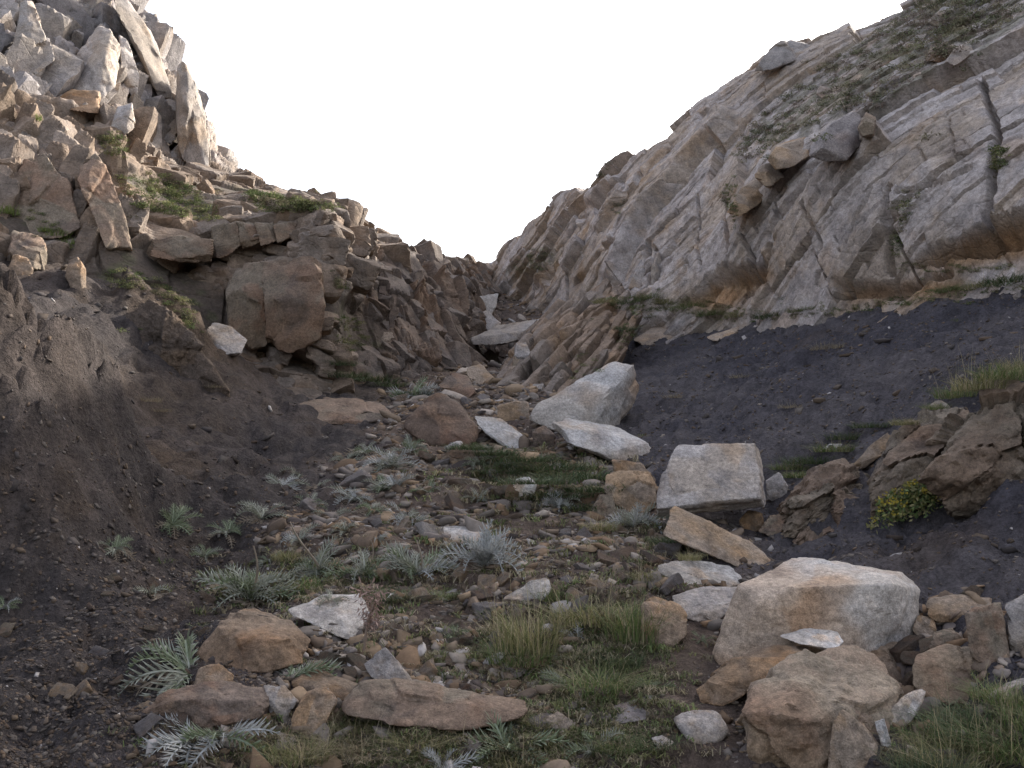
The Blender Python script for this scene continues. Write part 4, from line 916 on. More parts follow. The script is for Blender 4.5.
STONE_COL = np.array([[.20,.145,.10],[.165,.115,.078],[.20,.165,.135],[.26,.18,.11],[.105,.08,.066],[.31,.255,.205],[.22,.14,.08],[.16,.13,.11]])
def scatter(n, ymin, ymax, half, dens, rg, skew=1.0):
    """random spots, thinner with distance, kept where dens says so"""
    out = []
    got = 0
    while got < n:
        y = ymin * (ymax / ymin) ** (rg.random(n) ** skew)
        x = (rg.random(n) * 2 - 1) * half * np.maximum(y, 1.5)
        k = rg.random(n) < dens(np.stack([x, y], 1))
        out.append(np.stack([x[k], y[k]], 1)); got += k.sum()
    return np.concatenate(out)[:n]

def pebble(k, rg):
    S, Fc = ico(k)
    pl = rg.normal(size=(8, 3)); pl /= np.linalg.norm(pl, axis=1, keepdims=True); dd = rg.uniform(.45, .95, 8)
    r = 1 / np.maximum((np.maximum(S @ pl.T, 0) / dd).max(1), .72)
    V = S * r[:, None]
    return V, Fc, (1 + .12 * vnoise(V * 1.5 + rg.random() * 50))[:, None] * np.ones((1, 3))

rg = np.random.default_rng(21)
def shard(rg):
    V = np.array([[x, y, z] for x in (-1, 1) for y in (-1, 1) for z in (-1, 1)], float) * rg.uniform(.55, 1.1, (8, 3))
    F6 = np.array([[0, 1, 3, 2], [4, 6, 7, 5], [0, 4, 5, 1], [2, 3, 7, 6], [0, 2, 6, 4], [1, 5, 7, 3]])
    return V, F6, np.ones((8, 3))
PEB = [shard(rg) for _ in range(24)]; PEB2 = [block_proto(2, rg, .22, 6) for _ in range(20)]
def floor_d(XY): return floorness(XY)
def gravel(name, label, n, smin, smax, dens, seed, y0=1.6, y1=40, dark=.3, protos=PEB, half=.62, skew=1.0):
    rg = np.random.default_rng(seed)
    XY = scatter(n, y0, y1, half, dens, rg, skew)
    z = ground_z(XY[:, 0], XY[:, 1]); N = ground_n(XY[:, 0], XY[:, 1]) + rg.normal(0, .28, (n, 3)); N /= np.linalg.norm(N, axis=1, keepdims=True)
    sz = smin * (smax / smin) ** (rg.random(n) ** 2.2) * np.clip(XY[:, 1] / 5, .8, 3.2) ** .8
    S = np.stack([sz * rg.uniform(.8, 1.5, n), sz * rg.uniform(.6, 1.1, n), sz * rg.uniform(.16, .5, n)], 1)
    fl = floorness(XY)
    C = STONE_COL[rg.integers(0, len(STONE_COL), n)] * rg.uniform(.7, 1.25, (n, 1))
    C = mix(C * dark + np.array([.014, .012, .012]), C, fl * (.35 + .65 * rg.random(n)))
    pale = rg.random(n) < (.03 if dark < .33 else .008)
    C[pale] = np.array([.38, .34, .31]) * rg.uniform(.7, 1.1, (pale.sum(), 1))
    P = np.c_[XY, z + S[:, 2] * .25]
    me = merge_scatter(name, protos, P, basis(N, rg.random(n) * 6.28), S, C, rg)
    return tag(link(name, me, M_GRAVEL), label, 'gravel', kind='stuff')
bare = lambda q: 1 - sstep(1.25, .75, np.hypot((q[:, 0] - .62) / .36, (q[:, 1] - 4.3) / .8))       # the bare patch of soil by the big boulder
gravel('gravel', 'small brown and grey stones covering the gully floor', 34000, .006, .034, lambda q: (.02 + .98 * floorness(q) * sstep(-.5, .15, fbm(np.c_[q * 1.6, q[:, :1] * 0], 3, 77))) * bare(q), 31)
gravel('shale_chips', 'fine dark shale chips strewn on the bare slopes', 30000, .004, .016, lambda q: .03 + .97 * (1 - floorness(q)) * sstep(2.4, .3, np.abs(q[:, 0] + .9)) * sstep(9, 4, q[:, 1]), 32, dark=.34, y1=12)
gravel('scree', 'dark stony scree lying on the slope below the right cliff', 12000, .0035, .012, lambda q: (1 - floorness(q)) * sstep(.6, 1.4, q[:, 0]) * (.3 + .7 * sstep(-.2, .4, fbm(np.c_[q * 1.3, q[:, :1] * 0], 3, 79))), 34, dark=.42, y0=3.6, y1=20)
gravel('rubble_pile', 'small broken stones filling the gaps of the rock pile', 420, .02, .06, lambda q: (1 - sstep(.7, 1.1, np.hypot((q[:, 0] - 1.62) / .62, (q[:, 1] - 4.15) / .85))), 35, dark=.9, y0=3., y1=5.2, protos=PEB2)
gravel('rubble', 'flat brown rubble in the middle of the gully floor', 2600, .018, .06, lambda q: floorness(q) ** 2 * sstep(-.3, .3, fbm(np.c_[q * .9, q[:, :1] * 0], 3, 78)) * bare(q), 33, protos=PEB2, y0=2.6)

# individual loose stones: the ones that show largest
def loose_stones():
    rg = np.random.default_rng(55)
    kinds = [('brown', 'angular brown stone', 'brown'), ('violet', 'greyish stone', 'greyish'), ('tan', 'tan stone', 'tan'), ('grey', 'pale grey stone', 'pale grey'), ('dark', 'dark reddish stone', 'dark reddish')]
    meshes = {}
    for k, (pal, _, _) in enumerate(kinds):
        ms = []
        for j in range(4):
            r2 = np.random.default_rng(k * 10 + j)
            pts = np.array([[x, y, z] for x in (-1, 1) for y in (-1, 1) for z in (-1, 1)]) * r2.uniform(.5, 1.05, (8, 3)) * np.array([1, .75, .38])
            me, _ = rock_mesh('loose_stone', pts, 4, pal, k * 31 + j, noise=.014, facet=.02, p=90, chips=3, tint=.85)
            me.materials.append(M_ROCK); ms.append(me)
        meshes[pal] = ms
    zones = [((480, 690), (170, 55), 46, 'in the lower middle of the gully'), ((460, 600), (150, 40), 50, 'around the thistles in the middle of the gully'), ((610, 575), (80, 50), 44, 'below the squared pale block'),
             ((420, 500), (130, 40), 44, 'on the rubble slope of the mid gully'), ((490, 390), (50, 38), 34, 'in the gully bed below the cave'), ((140, 650), (140, 80), 26, 'on the dark soil at lower left'), ((940, 640), (90, 50), 44, 'in the rock pile at lower right')]
    for (cu, cv), (ru, rv), n, where in zones:
        for i in range(n):
            a, r = rg.random() * 6.28, rg.random() ** .5
            u, v = cu + ru * r * math.cos(a), cv + rv * r * math.sin(a)
            if v > 764 or u > 1020 or u < 2: continue
            g = on_ground(u, v)
            if g is None: continue
            p, nn, d = g
            w = [.40, .16, .22, .07, .15]
            pal, what, adj = kinds[rg.choice(5, p=w)]
            px = rg.uniform(6, 9) if rg.random() < .6 else rg.uniform(9, 17)
            if where.startswith('in the gully bed'): px *= .75
            if where.startswith('in the rock pile'): px *= 1.35
            s = px * d / F
            o = link('loose_stone', meshes[pal][rg.integers(4)], None)
            nn = unit(nn + rg.normal(0, .22, 3))
            o.matrix_world = Matrix.Translation(p + nn * s * .12) @ Vector(nn).to_track_quat('Z', 'Y').to_matrix().to_4x4() @ Matrix.Rotation(rg.random() * 6.28, 4, 'Z') @ Matrix.Diagonal((s, s * rg.uniform(.8, 1.1), s * rg.uniform(.75, 1.3), 1))
            g = rg.uniform(.8, 1.15); o.color = (g, g, g, 1)
            tag(o, f'small {what} lying {where}', 'stone', f'small {adj} stones {where}')
loose_stones()

# ------------------------------------------------------------------ plants
def leaf_mesh(name, L, wid, lobes, arch, seed, col, vein, droop=0., curl=.25):
    """a spiny pinnate thistle leaf: a winged midrib with pointed lobes tilted alternately up and down; arches along +x"""
    rg = np.random.default_rng(seed)
    n = lobes * 2 + 1
    V, Fc, C = [], [], []
    def rib(t):
        a = arch * t; x = L * (math.sin(a) / max(arch, 1e-3) if arch else t); z = L * (.55 * t - (.55 + droop) * t * t * arch)
        return np.array([x, 0, z])
    prev = None
    for i in range(n):
        t = i / (n - 1); c = rib(t); env = wid * (math.sin(math.pi * min(1, .12 + .88 * t)) ** .7) * (1 - .5 * t)
        w = max(.12 * env, .0012)
        ids = []
        for sgn in (-1, 1):
            V.append(c + np.array([0, sgn * w, .25 * w])); C.append(col); ids.append(len(V) - 1)
        V.append(c); C.append(vein); m = len(V) - 1
        if prev:
            for k in (0, 1):
                Fc.append((prev[k], ids[k], m, prev[2]) if k else (ids[0], prev[0], prev[2], m))
            if i % 2 == 1:
                for k, sgn in ((0, -1), (1, 1)):
                    for q, (fw, ln) in enumerate(((.5, 1.), (1.1, .7))):
                        tip = c + np.array([env * (fw + rg.uniform(-.1, .2)), sgn * env * ln * rg.uniform(.85, 1.15), env * (curl + (.5 if q else -.15)) * rg.uniform(.6, 1.3)])
                        mid = (np.array(V[prev[k]]) + np.array(V[ids[k]])) / 2
                        V.append(tip); C.append(np.array(vein) * 1.1); tpi = len(V) - 1
                        V.append(mid * .55 + tip * .45 + np.array([.16 * env, 0, .03 * env])); C.append(col); mi = len(V) - 1
                        Fc.append((prev[k], mi, tpi)); Fc.append((prev[k], ids[k], mi)); Fc.append((mi, ids[k], tpi))
        prev = (ids[0], ids[1], m)
    col = np.array(C) * (1 + .12 * rg.normal(size=(len(C), 1)))
    return mesh_from(name, np.array(V), [tuple(f) for f in Fc], col, smooth=False)

TH = {}
for key, col, vein in (('silver', [.30,.30,.275], [.44,.44,.42]), ('green', [.135,.16,.085], [.27,.30,.21]), ('grey', [.205,.21,.155], [.36,.36,.30]), ('dry', [.23,.18,.13], [.33,.275,.21])):
    TH[key] = []
    for j in range(4):
        me = leaf_mesh('leaf', 1., (.2, .17, .22, .18)[j], (9, 11, 8, 10)[j], (1.0, 1.35, .8, 1.7)[j], j + 3, col, vein, droop=.3 if key == 'dry' else .05)
        me.materials.append(M_LEAF); TH[key].append(me)

def thistle(u, v, px, kinds, n, label, group=None, dry=3, spread=(0, 6.28), stalk=0, lift=(.15, .75)):
    p, nn, d = hit(u, v)
    R = .5 * px * d / F * 1.3
    rg = np.random.default_rng(int(u * 7 + v * 13))
    root = bpy.data.objects.new('thistle', None); COL.objects.link(root)
    root.location = p + np.array([0, 0, -.01]); root.empty_display_size = .05
    up = Vector(unit(np.array([0, 0, 1.]) * .6 + nn * .5)); root.rotation_mode = 'QUATERNION'; root.rotation_quaternion = up.to_track_quat('Z', 'Y')
    tag(root, label, 'thistle', group)
    for i in range(n + dry):
        k = 'dry' if i >= n else kinds[rg.integers(len(kinds))]
        o = link('leaf' if k != 'dry' else 'withered_leaf', TH[k][rg.integers(4)], None, root)
        a = spread[0] + (spread[1] - spread[0]) * ((i * .618) % 1) + rg.normal(0, .12)
        el = rg.uniform(*lift) if k != 'dry' else rg.uniform(-.25, .1)
        s = R * rg.uniform(.75, 1.15) * (1 - .3 * max(el - .3, 0))
        o.rotation_euler = (rg.normal(0, .3), -el + .15, a); o.scale = (s, s, s)
    if stalk:
        V, Fc, C = [], [], []
        for q in range(9):
            t = q / 8; r = .006 * (1 - .5 * t) * (d / 4)
            for w in range(4): V.append([r * math.cos(w * 1.57) + .03 * math.sin(3 * t), r * math.sin(w * 1.57) + .02 * math.cos(4 * t), stalk * t]); C.append([.30,.24,.18])
            if q:
                for w in range(4): Fc.append((4 * q - 4 + w, 4 * q - 4 + (w + 1) % 4, 4 * q + (w + 1) % 4, 4 * q + w))
        link('flower_stalk', mesh_from('flower_stalk', V, Fc, C), M_LEAF, root)
    return root

SG = ['silver', 'grey']; GG = ['green', 'grey']
_rt = np.random.default_rng(303)
for (u, v) in ((318,486),(332,520),(372,512),(378,540),(300,540),(282,486),(340,546),(430,492),(446,548),(366,452),(412,452),(228,532),(330,600),(392,600),(438,602),(268,560),(402,556),(345,530),(384,490),(310,505)):
    thistle(u, v, _rt.uniform(26, 50), [SG, GG, ['dry', 'grey']][_rt.integers(3)], int(_rt.integers(7, 14)), 'small grey green thistle scattered with others over the left centre of the gully', 'small thistles scattered over the left centre of the gully', dry=int(_rt.integers(2, 8)), lift=(.1, _rt.uniform(.5, 1.1)))
thistle(196, 742, 120, ['silver'], 8, 'silvery white thistle spreading under the left end of the dark reddish block', dry=6, spread=(2.4, 5.6), lift=(.05, .5))
thistle(222, 738, 110, ['silver', 'silver', 'green'], 8, 'bright silver thistle drooping under the right end of the dark reddish block', dry=3, spread=(-2.3, .9), lift=(.1, .7))
thistle(190, 672, 130, ['green', 'silver', 'grey'], 9, 'blue green thistle whose long leaves lie above the dark reddish block', dry=2, spread=(1.6, 4.6), lift=(.0, .45))
thistle(290, 678, 110, ['green', 'grey'], 8, 'blue green thistle lying in front of the trapezoid boulder', dry=1, spread=(.6, 3.4), lift=(.05, .4))
thistle(250, 598, 120, ['grey', 'grey', 'green'], 18, 'large grey green thistle clump behind the trapezoid boulder', dry=10, stalk=.3, lift=(.2, 1.0))
thistle(485, 566, 105, ['silver'], 24, 'dense silvery thistle rosette below the long thin pale slab', dry=4, lift=(.25, 1.1))
thistle(418, 575, 95, ['grey', 'silver', 'green'], 18, 'grey green thistle clump left of the dense silvery rosette', dry=5, stalk=.2)
thistle(365, 578, 80, ['grey', 'green'], 15, 'green grey thistle clump above the whitish flat rock', dry=5, stalk=.22)
thistle(318, 572, 80, GG, 14, 'leafy thistle with an upright dry stalk behind the whitish rock', dry=4, stalk=.34)
thistle(115, 548, 42, ['green', 'grey'], 12, 'small thistle with a skirt of dead leaves alone on the dark soil', dry=12)
thistle(172, 524, 55, ['green'], 12, 'bright green thistle on the dark soil under the left bank', dry=6)
thistle(204, 556, 40, GG, 9, 'small grey thistle between the bright green one and the large clump', dry=6)
thistle(262, 518, 60, ['grey', 'dry'], 13, 'greyish half withered thistle at the foot of the left slope', dry=7)
thistle(4, 606, 40, ['silver', 'green'], 10, 'pale blue green thistle at the left edge of the photo', dry=1)
thistle(150, 592, 62, ['dry', 'grey'], 6, 'withered thistle remains on the dark soil at left', dry=9)
thistle(354, 500, 52, SG, 13, 'thistle with pale leaves and tan dead ones above the green grey clump', dry=6)
thistle(300, 476, 42, ['dry', 'grey'], 9, 'faded brown thistle at the lower edge of the left slope', dry=6)
thistle(345, 462, 46, ['dry', 'grey'], 10, 'tan withered thistle upslope of the pale leaved one', dry=7)
thistle(392, 466, 62, SG, 15, 'spreading pale green thistle on the rubble near the dark slope', dry=5)
thistle(396, 488, 52, SG, 12, 'low grey thistle just below the spreading pale one', dry=3)
thistle(408, 522, 56, SG, 13, 'blue grey thistle just above the left end of the thin pale slab', dry=3)
thistle(412, 400, 58, ['green', 'silver'], 14, 'bright blue green thistle at the foot of the left crags', dry=0)
thistle(480, 466, 46, ['green', 'grey'], 12, 'blue green thistle at the left edge of the green turf, mid gully', dry=2)
thistle(505, 468, 42, ['green', 'grey'], 10, 'green grey thistle on the turf above the bright white stone', dry=4)
thistle(478, 500, 34, ['grey'], 9, 'tiny grey thistle on bare brown rubble left of the white stone', dry=1)
thistle(634, 528, 70, SG, 18, 'feathery pale thistle below the rounded grey rock', dry=4, lift=(.3, 1.1))
thistle(560, 510, 55, SG, 12, 'feathery grey plant at the lower edge of the dark green turf', dry=3, lift=(.3, 1.1))
thistle(440, 772, 75, ['silver'], 9, 'silver white thistle at the bottom edge of the photo', dry=2, lift=(.4, 1.1))
thistle(508, 752, 115, ['green'], 10, 'dark green thistle at bottom centre below the long curved rock', dry=0, lift=(.15, .8))
thistle(596, 752, 80, ['green', 'grey'], 8, 'grey green thistle at the bottom below the purple grey ridge', dry=1)
thistle(566, 684, 66, ['grey', 'green'], 6, 'single arching thistle leaf cluster under the grass tussock', dry=0, spread=(2.6, 4.4))
thistle(578, 642, 60, ['silver', 'dry'], 8, 'pale dried thistle in the middle of the green grass', dry=5)
thistle(455, 635, 44, ['green'], 8, 'small green thistle in the rubble left of the tussock', dry=1)
thistle(700, 640, 30, ['green'], 7, 'tiny dark green thistle in front of the largest boulder', dry=0)
thistle(650, 690, 44, ['green'], 8, 'small dark thistle on the bare soil below the tan orange rock', dry=0)

# grass: blades grow from one root, a tuft is one thing
def tuft_mesh(n, h, r, seed, cols, lean=.5, width=.004, seeds=0):
    rg = np.random.default_rng(seed); V, Fc, C = [], [], []
    for i in range(n):
        a, q = rg.random() * 6.28, rg.random() ** .6 * r
        b = np.array([q * math.cos(a), q * math.sin(a), -.01]); a2 = a + rg.normal(0, .9)
        tall = i < seeds
        hh = h * (rg.uniform(1.5, 2.4) if tall else rg.uniform(.45, 1.1)); ln = hh * (rg.uniform(.05, .4) if tall else lean * rg.uniform(.2, 1.5)); dirv = np.array([math.cos(a2), math.sin(a2), 0]); sd = np.array([-math.sin(a2), math.cos(a2), 0]) * width * rg.uniform(.6, 1.2) * (.6 if tall else 1)
        c = np.array(cols[-1] if tall else cols[rg.integers(len(cols))]) * rg.uniform(.75, 1.25)
        base = len(V)
        for t in (0, .35, .7, 1.):
            p = b + dirv * ln * t * t + np.array([0, 0, hh * (t - .28 * t * t * ln / hh)])
            w = (1 - t) ** .7
            if t < 1: V += [p + sd * w, p - sd * w]; C += [c, c]
            else: V.append(p); C.append(c * 1.15)
        Fc += [(base, base + 1, base + 3, base + 2), (base + 2, base + 3, base + 5, base + 4), (base + 4, base + 5, base + 6)]
    me = mesh_from('grass_tuft', np.array(V), Fc, np.array(C), smooth=False); me.materials.append(M_GRASS)
    return me
GREEN = [[.12,.165,.055],[.15,.19,.07],[.10,.135,.05],[.20,.20,.085],[.28,.235,.14]]; OLIVE = [[.20,.20,.08],[.27,.235,.115],[.15,.16,.065],[.36,.30,.18]]; STRAW = [[.30,.245,.155],[.24,.19,.12],[.18,.145,.09],[.34,.285,.19]]
DKG = [[.075,.11,.05],[.10,.13,.06],[.065,.09,.042],[.14,.135,.075]]; LITG = [[.17,.22,.055],[.22,.25,.08],[.13,.17,.05]]
TUFT = {'green': [tuft_mesh(420, 1, .7, k, GREEN, 1.0, .011, 12) for k in range(3)], 'olive': [tuft_mesh(380, 1, .65, 10 + k, OLIVE, .8, .011, 16) for k in range(3)],
        'straw': [tuft_mesh(220, 1, .7, 20 + k, STRAW, 1.1, .009, 8) for k in range(3)], 'dark': [tuft_mesh(420, 1, .9, 30 + k, DKG, 1.0, .014) for k in range(3)], 'light': [tuft_mesh(200, 1, .6, 40 + k, LITG, .5, .02) for k in range(2)],
        'stalk': [tuft_mesh(9, 1, .12, 50 + k, STRAW, .35, .006, 5) for k in range(3)]}
def tuft(u, v, wpx, hpx, kind, label, group=None, name='grass_tuft'):
    p, nn, d = hit(u, v); rg = np.random.default_rng(int(u * 3 + v * 11))
    o = link(name, TUFT[kind][rg.integers(len(TUFT[kind]))], None)
    w, h = wpx * d / F / 1.45, hpx * d / F * .8
    o.matrix_world = Matrix.Translation(p) @ Matrix.Rotation(rg.random() * 6.28, 4, 'Z') @ Matrix.Diagonal((w, w, h, 1))
    return tag(o, label, 'grass tuft', group)
tuft(528, 650, 80, 62, 'olive', 'tallest grass tussock with straw coloured tops, lower middle of the gully')
tuft(520, 662, 70, 34, 'green', 'dark green skirt of grass at the foot of the tallest tussock')
tuft(590, 622, 90, 34, 'olive', 'leafy olive green clump right of the tallest tussock')
tuft(632, 640, 60, 62, 'green', 'green grass clump touching the upright tan orange rock')
tuft(600, 690, 75, 36, 'green', 'low green grass clump on the dark soil above the purple grey ridge')
tuft(640, 600, 40, 90, 'stalk', 'tall dry grass stalks rising between the tussock and the tan rock', name='grass_stalk')
tuft(615, 560, 40, 95, 'stalk', 'tall bent straw stalks in front of the feathery pale thistle', name='grass_stalk')
tuft(250, 768, 20, 70, 'stalk', 'thin straw stalks at the bottom edge below the grey triangular stone', name='grass_stalk')
tuft(958, 392, 30, 34, 'stalk', 'lone dry stalk on the grass above the right bank outcrop', name='grass_stalk')
tuft(560, 690, 22, 70, 'stalk', 'upright dry flower stalk beside the low green grass clump', name='grass_stalk')
for i, (u, v, w, h) in enumerate([(545, 470, 70, 16), (575, 480, 75, 18), (600, 492, 60, 16), (520, 462, 60, 14), (490, 456, 55, 13), (560, 497, 60, 15), (585, 510, 50, 14), (535, 484, 60, 14), (470, 450, 40, 12), (500, 474, 40, 12)]):
    tuft(u, v, w, h, 'dark', 'patch of dark green turf between the bluish slab and the white stone', 'dark green turf patches in mid gully')
for i, (u, v, w, h) in enumerate([(945, 745, 90, 42), (985, 735, 90, 44), (1018, 755, 90, 46), (960, 770, 90, 44), (1000, 700, 60, 30), (930, 775, 60, 34), (1040, 725, 80, 44), (912, 762, 40, 22)]):
    tuft(u, v, w, h, ['green', 'dark', 'green', 'olive'][i % 4], 'thick green grass in the lower right corner below the rock pile', 'green grass tufts in the lower right corner')
for i, (u, v, w, h) in enumerate([(790, 470, 40, 13), (812, 464, 45, 15), (835, 452, 45, 15), (850, 440, 40, 13), (800, 478, 36, 12), (870, 428, 30, 10)]):
    tuft(u, v, w, h, 'dark' if i % 2 else 'green', 'short green grass along the top of the leftmost crag on the right bank', 'grass on the leftmost crag of the right bank')
for i, (u, v, w, h) in enumerate([(958, 398, 45, 22), (980, 390, 55, 26), (1004, 380, 55, 26), (1020, 372, 40, 22), (935, 410, 26, 12), (905, 425, 30, 10)]):
    tuft(u, v, w, h, 'olive' if i % 2 else 'green', 'olive grass along the top of the highest crag on the right bank', 'grass on the highest crag of the right bank')
for i, (u, v, w, h) in enumerate([(340, 745, 80, 26), (300, 760, 70, 28), (380, 755, 80, 26), (420, 745, 60, 20), (470, 735, 60, 20), (360, 730, 50, 18), (330, 715, 40, 16), (540, 725, 40, 18), (280, 735, 40, 18), (520, 765, 60, 26)]):
    tuft(u, v, w, h, ['straw', 'olive'][i % 2], 'dry tangled grass along the bottom edge below the long curved rock', 'dry grass tufts at the bottom edge')
for i, (u, v, w, h) in enumerate([(350, 378, 36, 9), (372, 382, 40, 10), (395, 388, 36, 9), (340, 366, 26, 8), (415, 396, 30, 9)]):
    tuft(u, v, w, h, 'dark', 'green turf patch at the foot of the cracked left crag', 'green turf patches below the cracked left crag')
for i, (u, v, w, h) in enumerate([(645, 300, 30, 10), (664, 305, 30, 9), (620, 305, 30, 8), (710, 316, 30, 9), (735, 318, 26, 9), (770, 318, 26, 8), (690, 308, 30, 8), (605, 303, 26, 6), (625, 330, 20, 6), (800, 312, 26, 6), (985, 288, 40, 10), (1010, 284, 40, 12), (950, 292, 30, 8)]):
    tuft(u, v, w, h, ['green', 'olive', 'dark'][i % 3], 'grass growing along the foot of the right cliff', 'grass tufts at the foot of the right cliff')
for i, (u, v, w, h) in enumerate([(58, 238, 30, 11), (70, 245, 20, 8), (8, 214, 26, 12), (45, 232, 16, 8), (36, 120, 14, 8)]):
    tuft(u, v, w, h, 'light', 'sunlit yellow green grass by the flat topped block on the left slope', 'sunlit grass tufts on the left slope')
for i, (u, v, w, h) in enumerate([(822, 350, 26, 9), (740, 378, 22, 7), (790, 408, 26, 6), (838, 348, 16, 9), (672, 398, 20, 6), (150, 402, 26, 9), (160, 412, 22, 6), (215, 388, 20, 5)]):
    tuft(u, v, w, h, 'straw', 'sparse faded grass on a bare dark slope', 'faded grass tufts on the dark slopes')
for i, (u, v, w, h) in enumerate([(650, 580, 36, 16), (670, 545, 30, 14), (310, 590, 40, 16), (290, 560, 40, 16), (385, 600, 46, 16), (430, 600, 40, 14), (440, 660, 30, 12), (620, 665, 40, 24), (545, 600, 30, 24), (600, 530, 40, 14), (650, 745, 40, 18), (620, 750, 40, 18), (690, 560, 26, 12)]):
    tuft(u, v, w, h, ['olive', 'dark', 'green'][i % 3], 'small grass tuft growing among the stones of the gully floor', 'small grass tufts on the gully floor')

# the bush with yellow flowers on the right bank
def bush():
    p, nn, d = hit(908, 520)
    root = bpy.data.objects.new('flowering_bush', None); COL.objects.link(root); root.location = p
    tag(root, 'low green bush dotted with yellow flowers at the foot of the middle crag', 'bush')
    rg = np.random.default_rng(5)
    def cloud(n, size, cols, lo, hi):
        V, Fc, C = [], [], []
        for i in range(n):
            a, q = rg.random() * 6.28, rg.uniform(lo, hi); e = rg.uniform(-.1, 1.5)
            c = np.array([.27 * q * math.cos(a) * math.cos(e) + .04, .16 * q * math.sin(a) * math.cos(e), .17 * q * math.sin(e) + .05 + .35 * (.27 * q * math.cos(a) * math.cos(e))])
            c += rg.normal(0, .012, 3)
            x, y = unit(rg.normal(size=3)), None; y = unit(np.cross(x, rg.normal(size=3))); s = size * rg.uniform(.6, 1.3); b = len(V)
            V += [c - x * s, c + y * s * .45, c + x * s, c - y * s * .45]; Fc.append((b, b + 1, b + 2, b + 3)); k = np.array(cols[rg.integers(len(cols))]) * rg.uniform(.7, 1.3); C += [k] * 4
        return V, Fc, C
    V, Fc, C = cloud(1900, .016, GREEN[:3] + OLIVE[:2] + [[.22,.21,.07]], .35, 1.05); link('foliage', mesh_from('foliage', V, Fc, C, False), M_LEAF, root)
    V, Fc, C = [], [], []
    for i in range(9):                                             # one small flower head, shared by all
        x = unit(rg.normal(size=3) + [0, 0, .8]); y = unit(np.cross(x, rg.normal(size=3))); b = len(V); q = rg.normal(0, .010, 3)
        V += [q, q + x * .008 + y * .007, q + x * .018, q + x * .008 - y * .007]; Fc.append((b, b + 1, b + 2, b + 3)); C += [np.array([.40, .31, .05]) * rg.uniform(.75, 1.15)] * 4
    fm = mesh_from('flower', V, Fc, C, False); fm.materials.append(M_LEAF)
    for i in range(40):
        a, e, q = rg.random() * 6.28, rg.uniform(.1, 1.45), rg.uniform(.9, 1.05); cx = .27 * q * math.cos(a) * math.cos(e)
        f = link('flower', fm, None, root, (cx + .04, .16 * q * math.sin(a) * math.cos(e), .17 * q * math.sin(e) + .06 + .35 * cx)); f.rotation_euler = (rg.normal(0, .5), rg.normal(0, .5), a)
bush()

# the dried flower head standing by the whitish rock
def dried_flower():
    p, nn, d = hit(364, 655); rg = np.random.default_rng(8)
    root = bpy.data.objects.new('dried_flower', None); COL.objects.link(root); root.location = p
    tag(root, 'tall dried pinkish brown flower head standing by the whitish flat rock', 'dried flower')
    V, Fc, C = [], [], []
    for q in range(9):
        t = q / 8
        for w in range(5): V.append([.006 * math.cos(w * 1.257) + .04 * t * t, .006 * math.sin(w * 1.257), .22 * t]); C.append([.27,.2,.15])
        if q:
            for w in range(5): Fc.append((5 * q - 5 + w, 5 * q - 5 + (w + 1) % 5, 5 * q + (w + 1) % 5, 5 * q + w))
    link('stem', mesh_from('stem', V, Fc, C), M_LEAF, root)
    V, Fc, C = [], [], []
    for i in range(420):
        a = rg.random() * 6.28; t = rg.random(); r = .075 * (.35 + .65 * t) * rg.random() ** .5
        c = np.array([.03 + r * math.cos(a), r * math.sin(a), .12 + .20 * t - .5 * r]); x = unit(rg.normal(size=3) + [0, 0, -.6]); y = unit(np.cross(x, rg.normal(size=3))); s = rg.uniform(.008, .024); b = len(V)
        V += [c, c + x * s + y * s * .18, c + x * s * 1.6, c + x * s - y * s * .18]; Fc.append((b, b + 1, b + 2, b + 3)); C += [np.array([.30,.205,.165]) * rg.uniform(.6, 1.3)] * 4
    link('seed_head', mesh_from('seed_head', V, Fc, C, False), M_LEAF, root)
dried_flower()

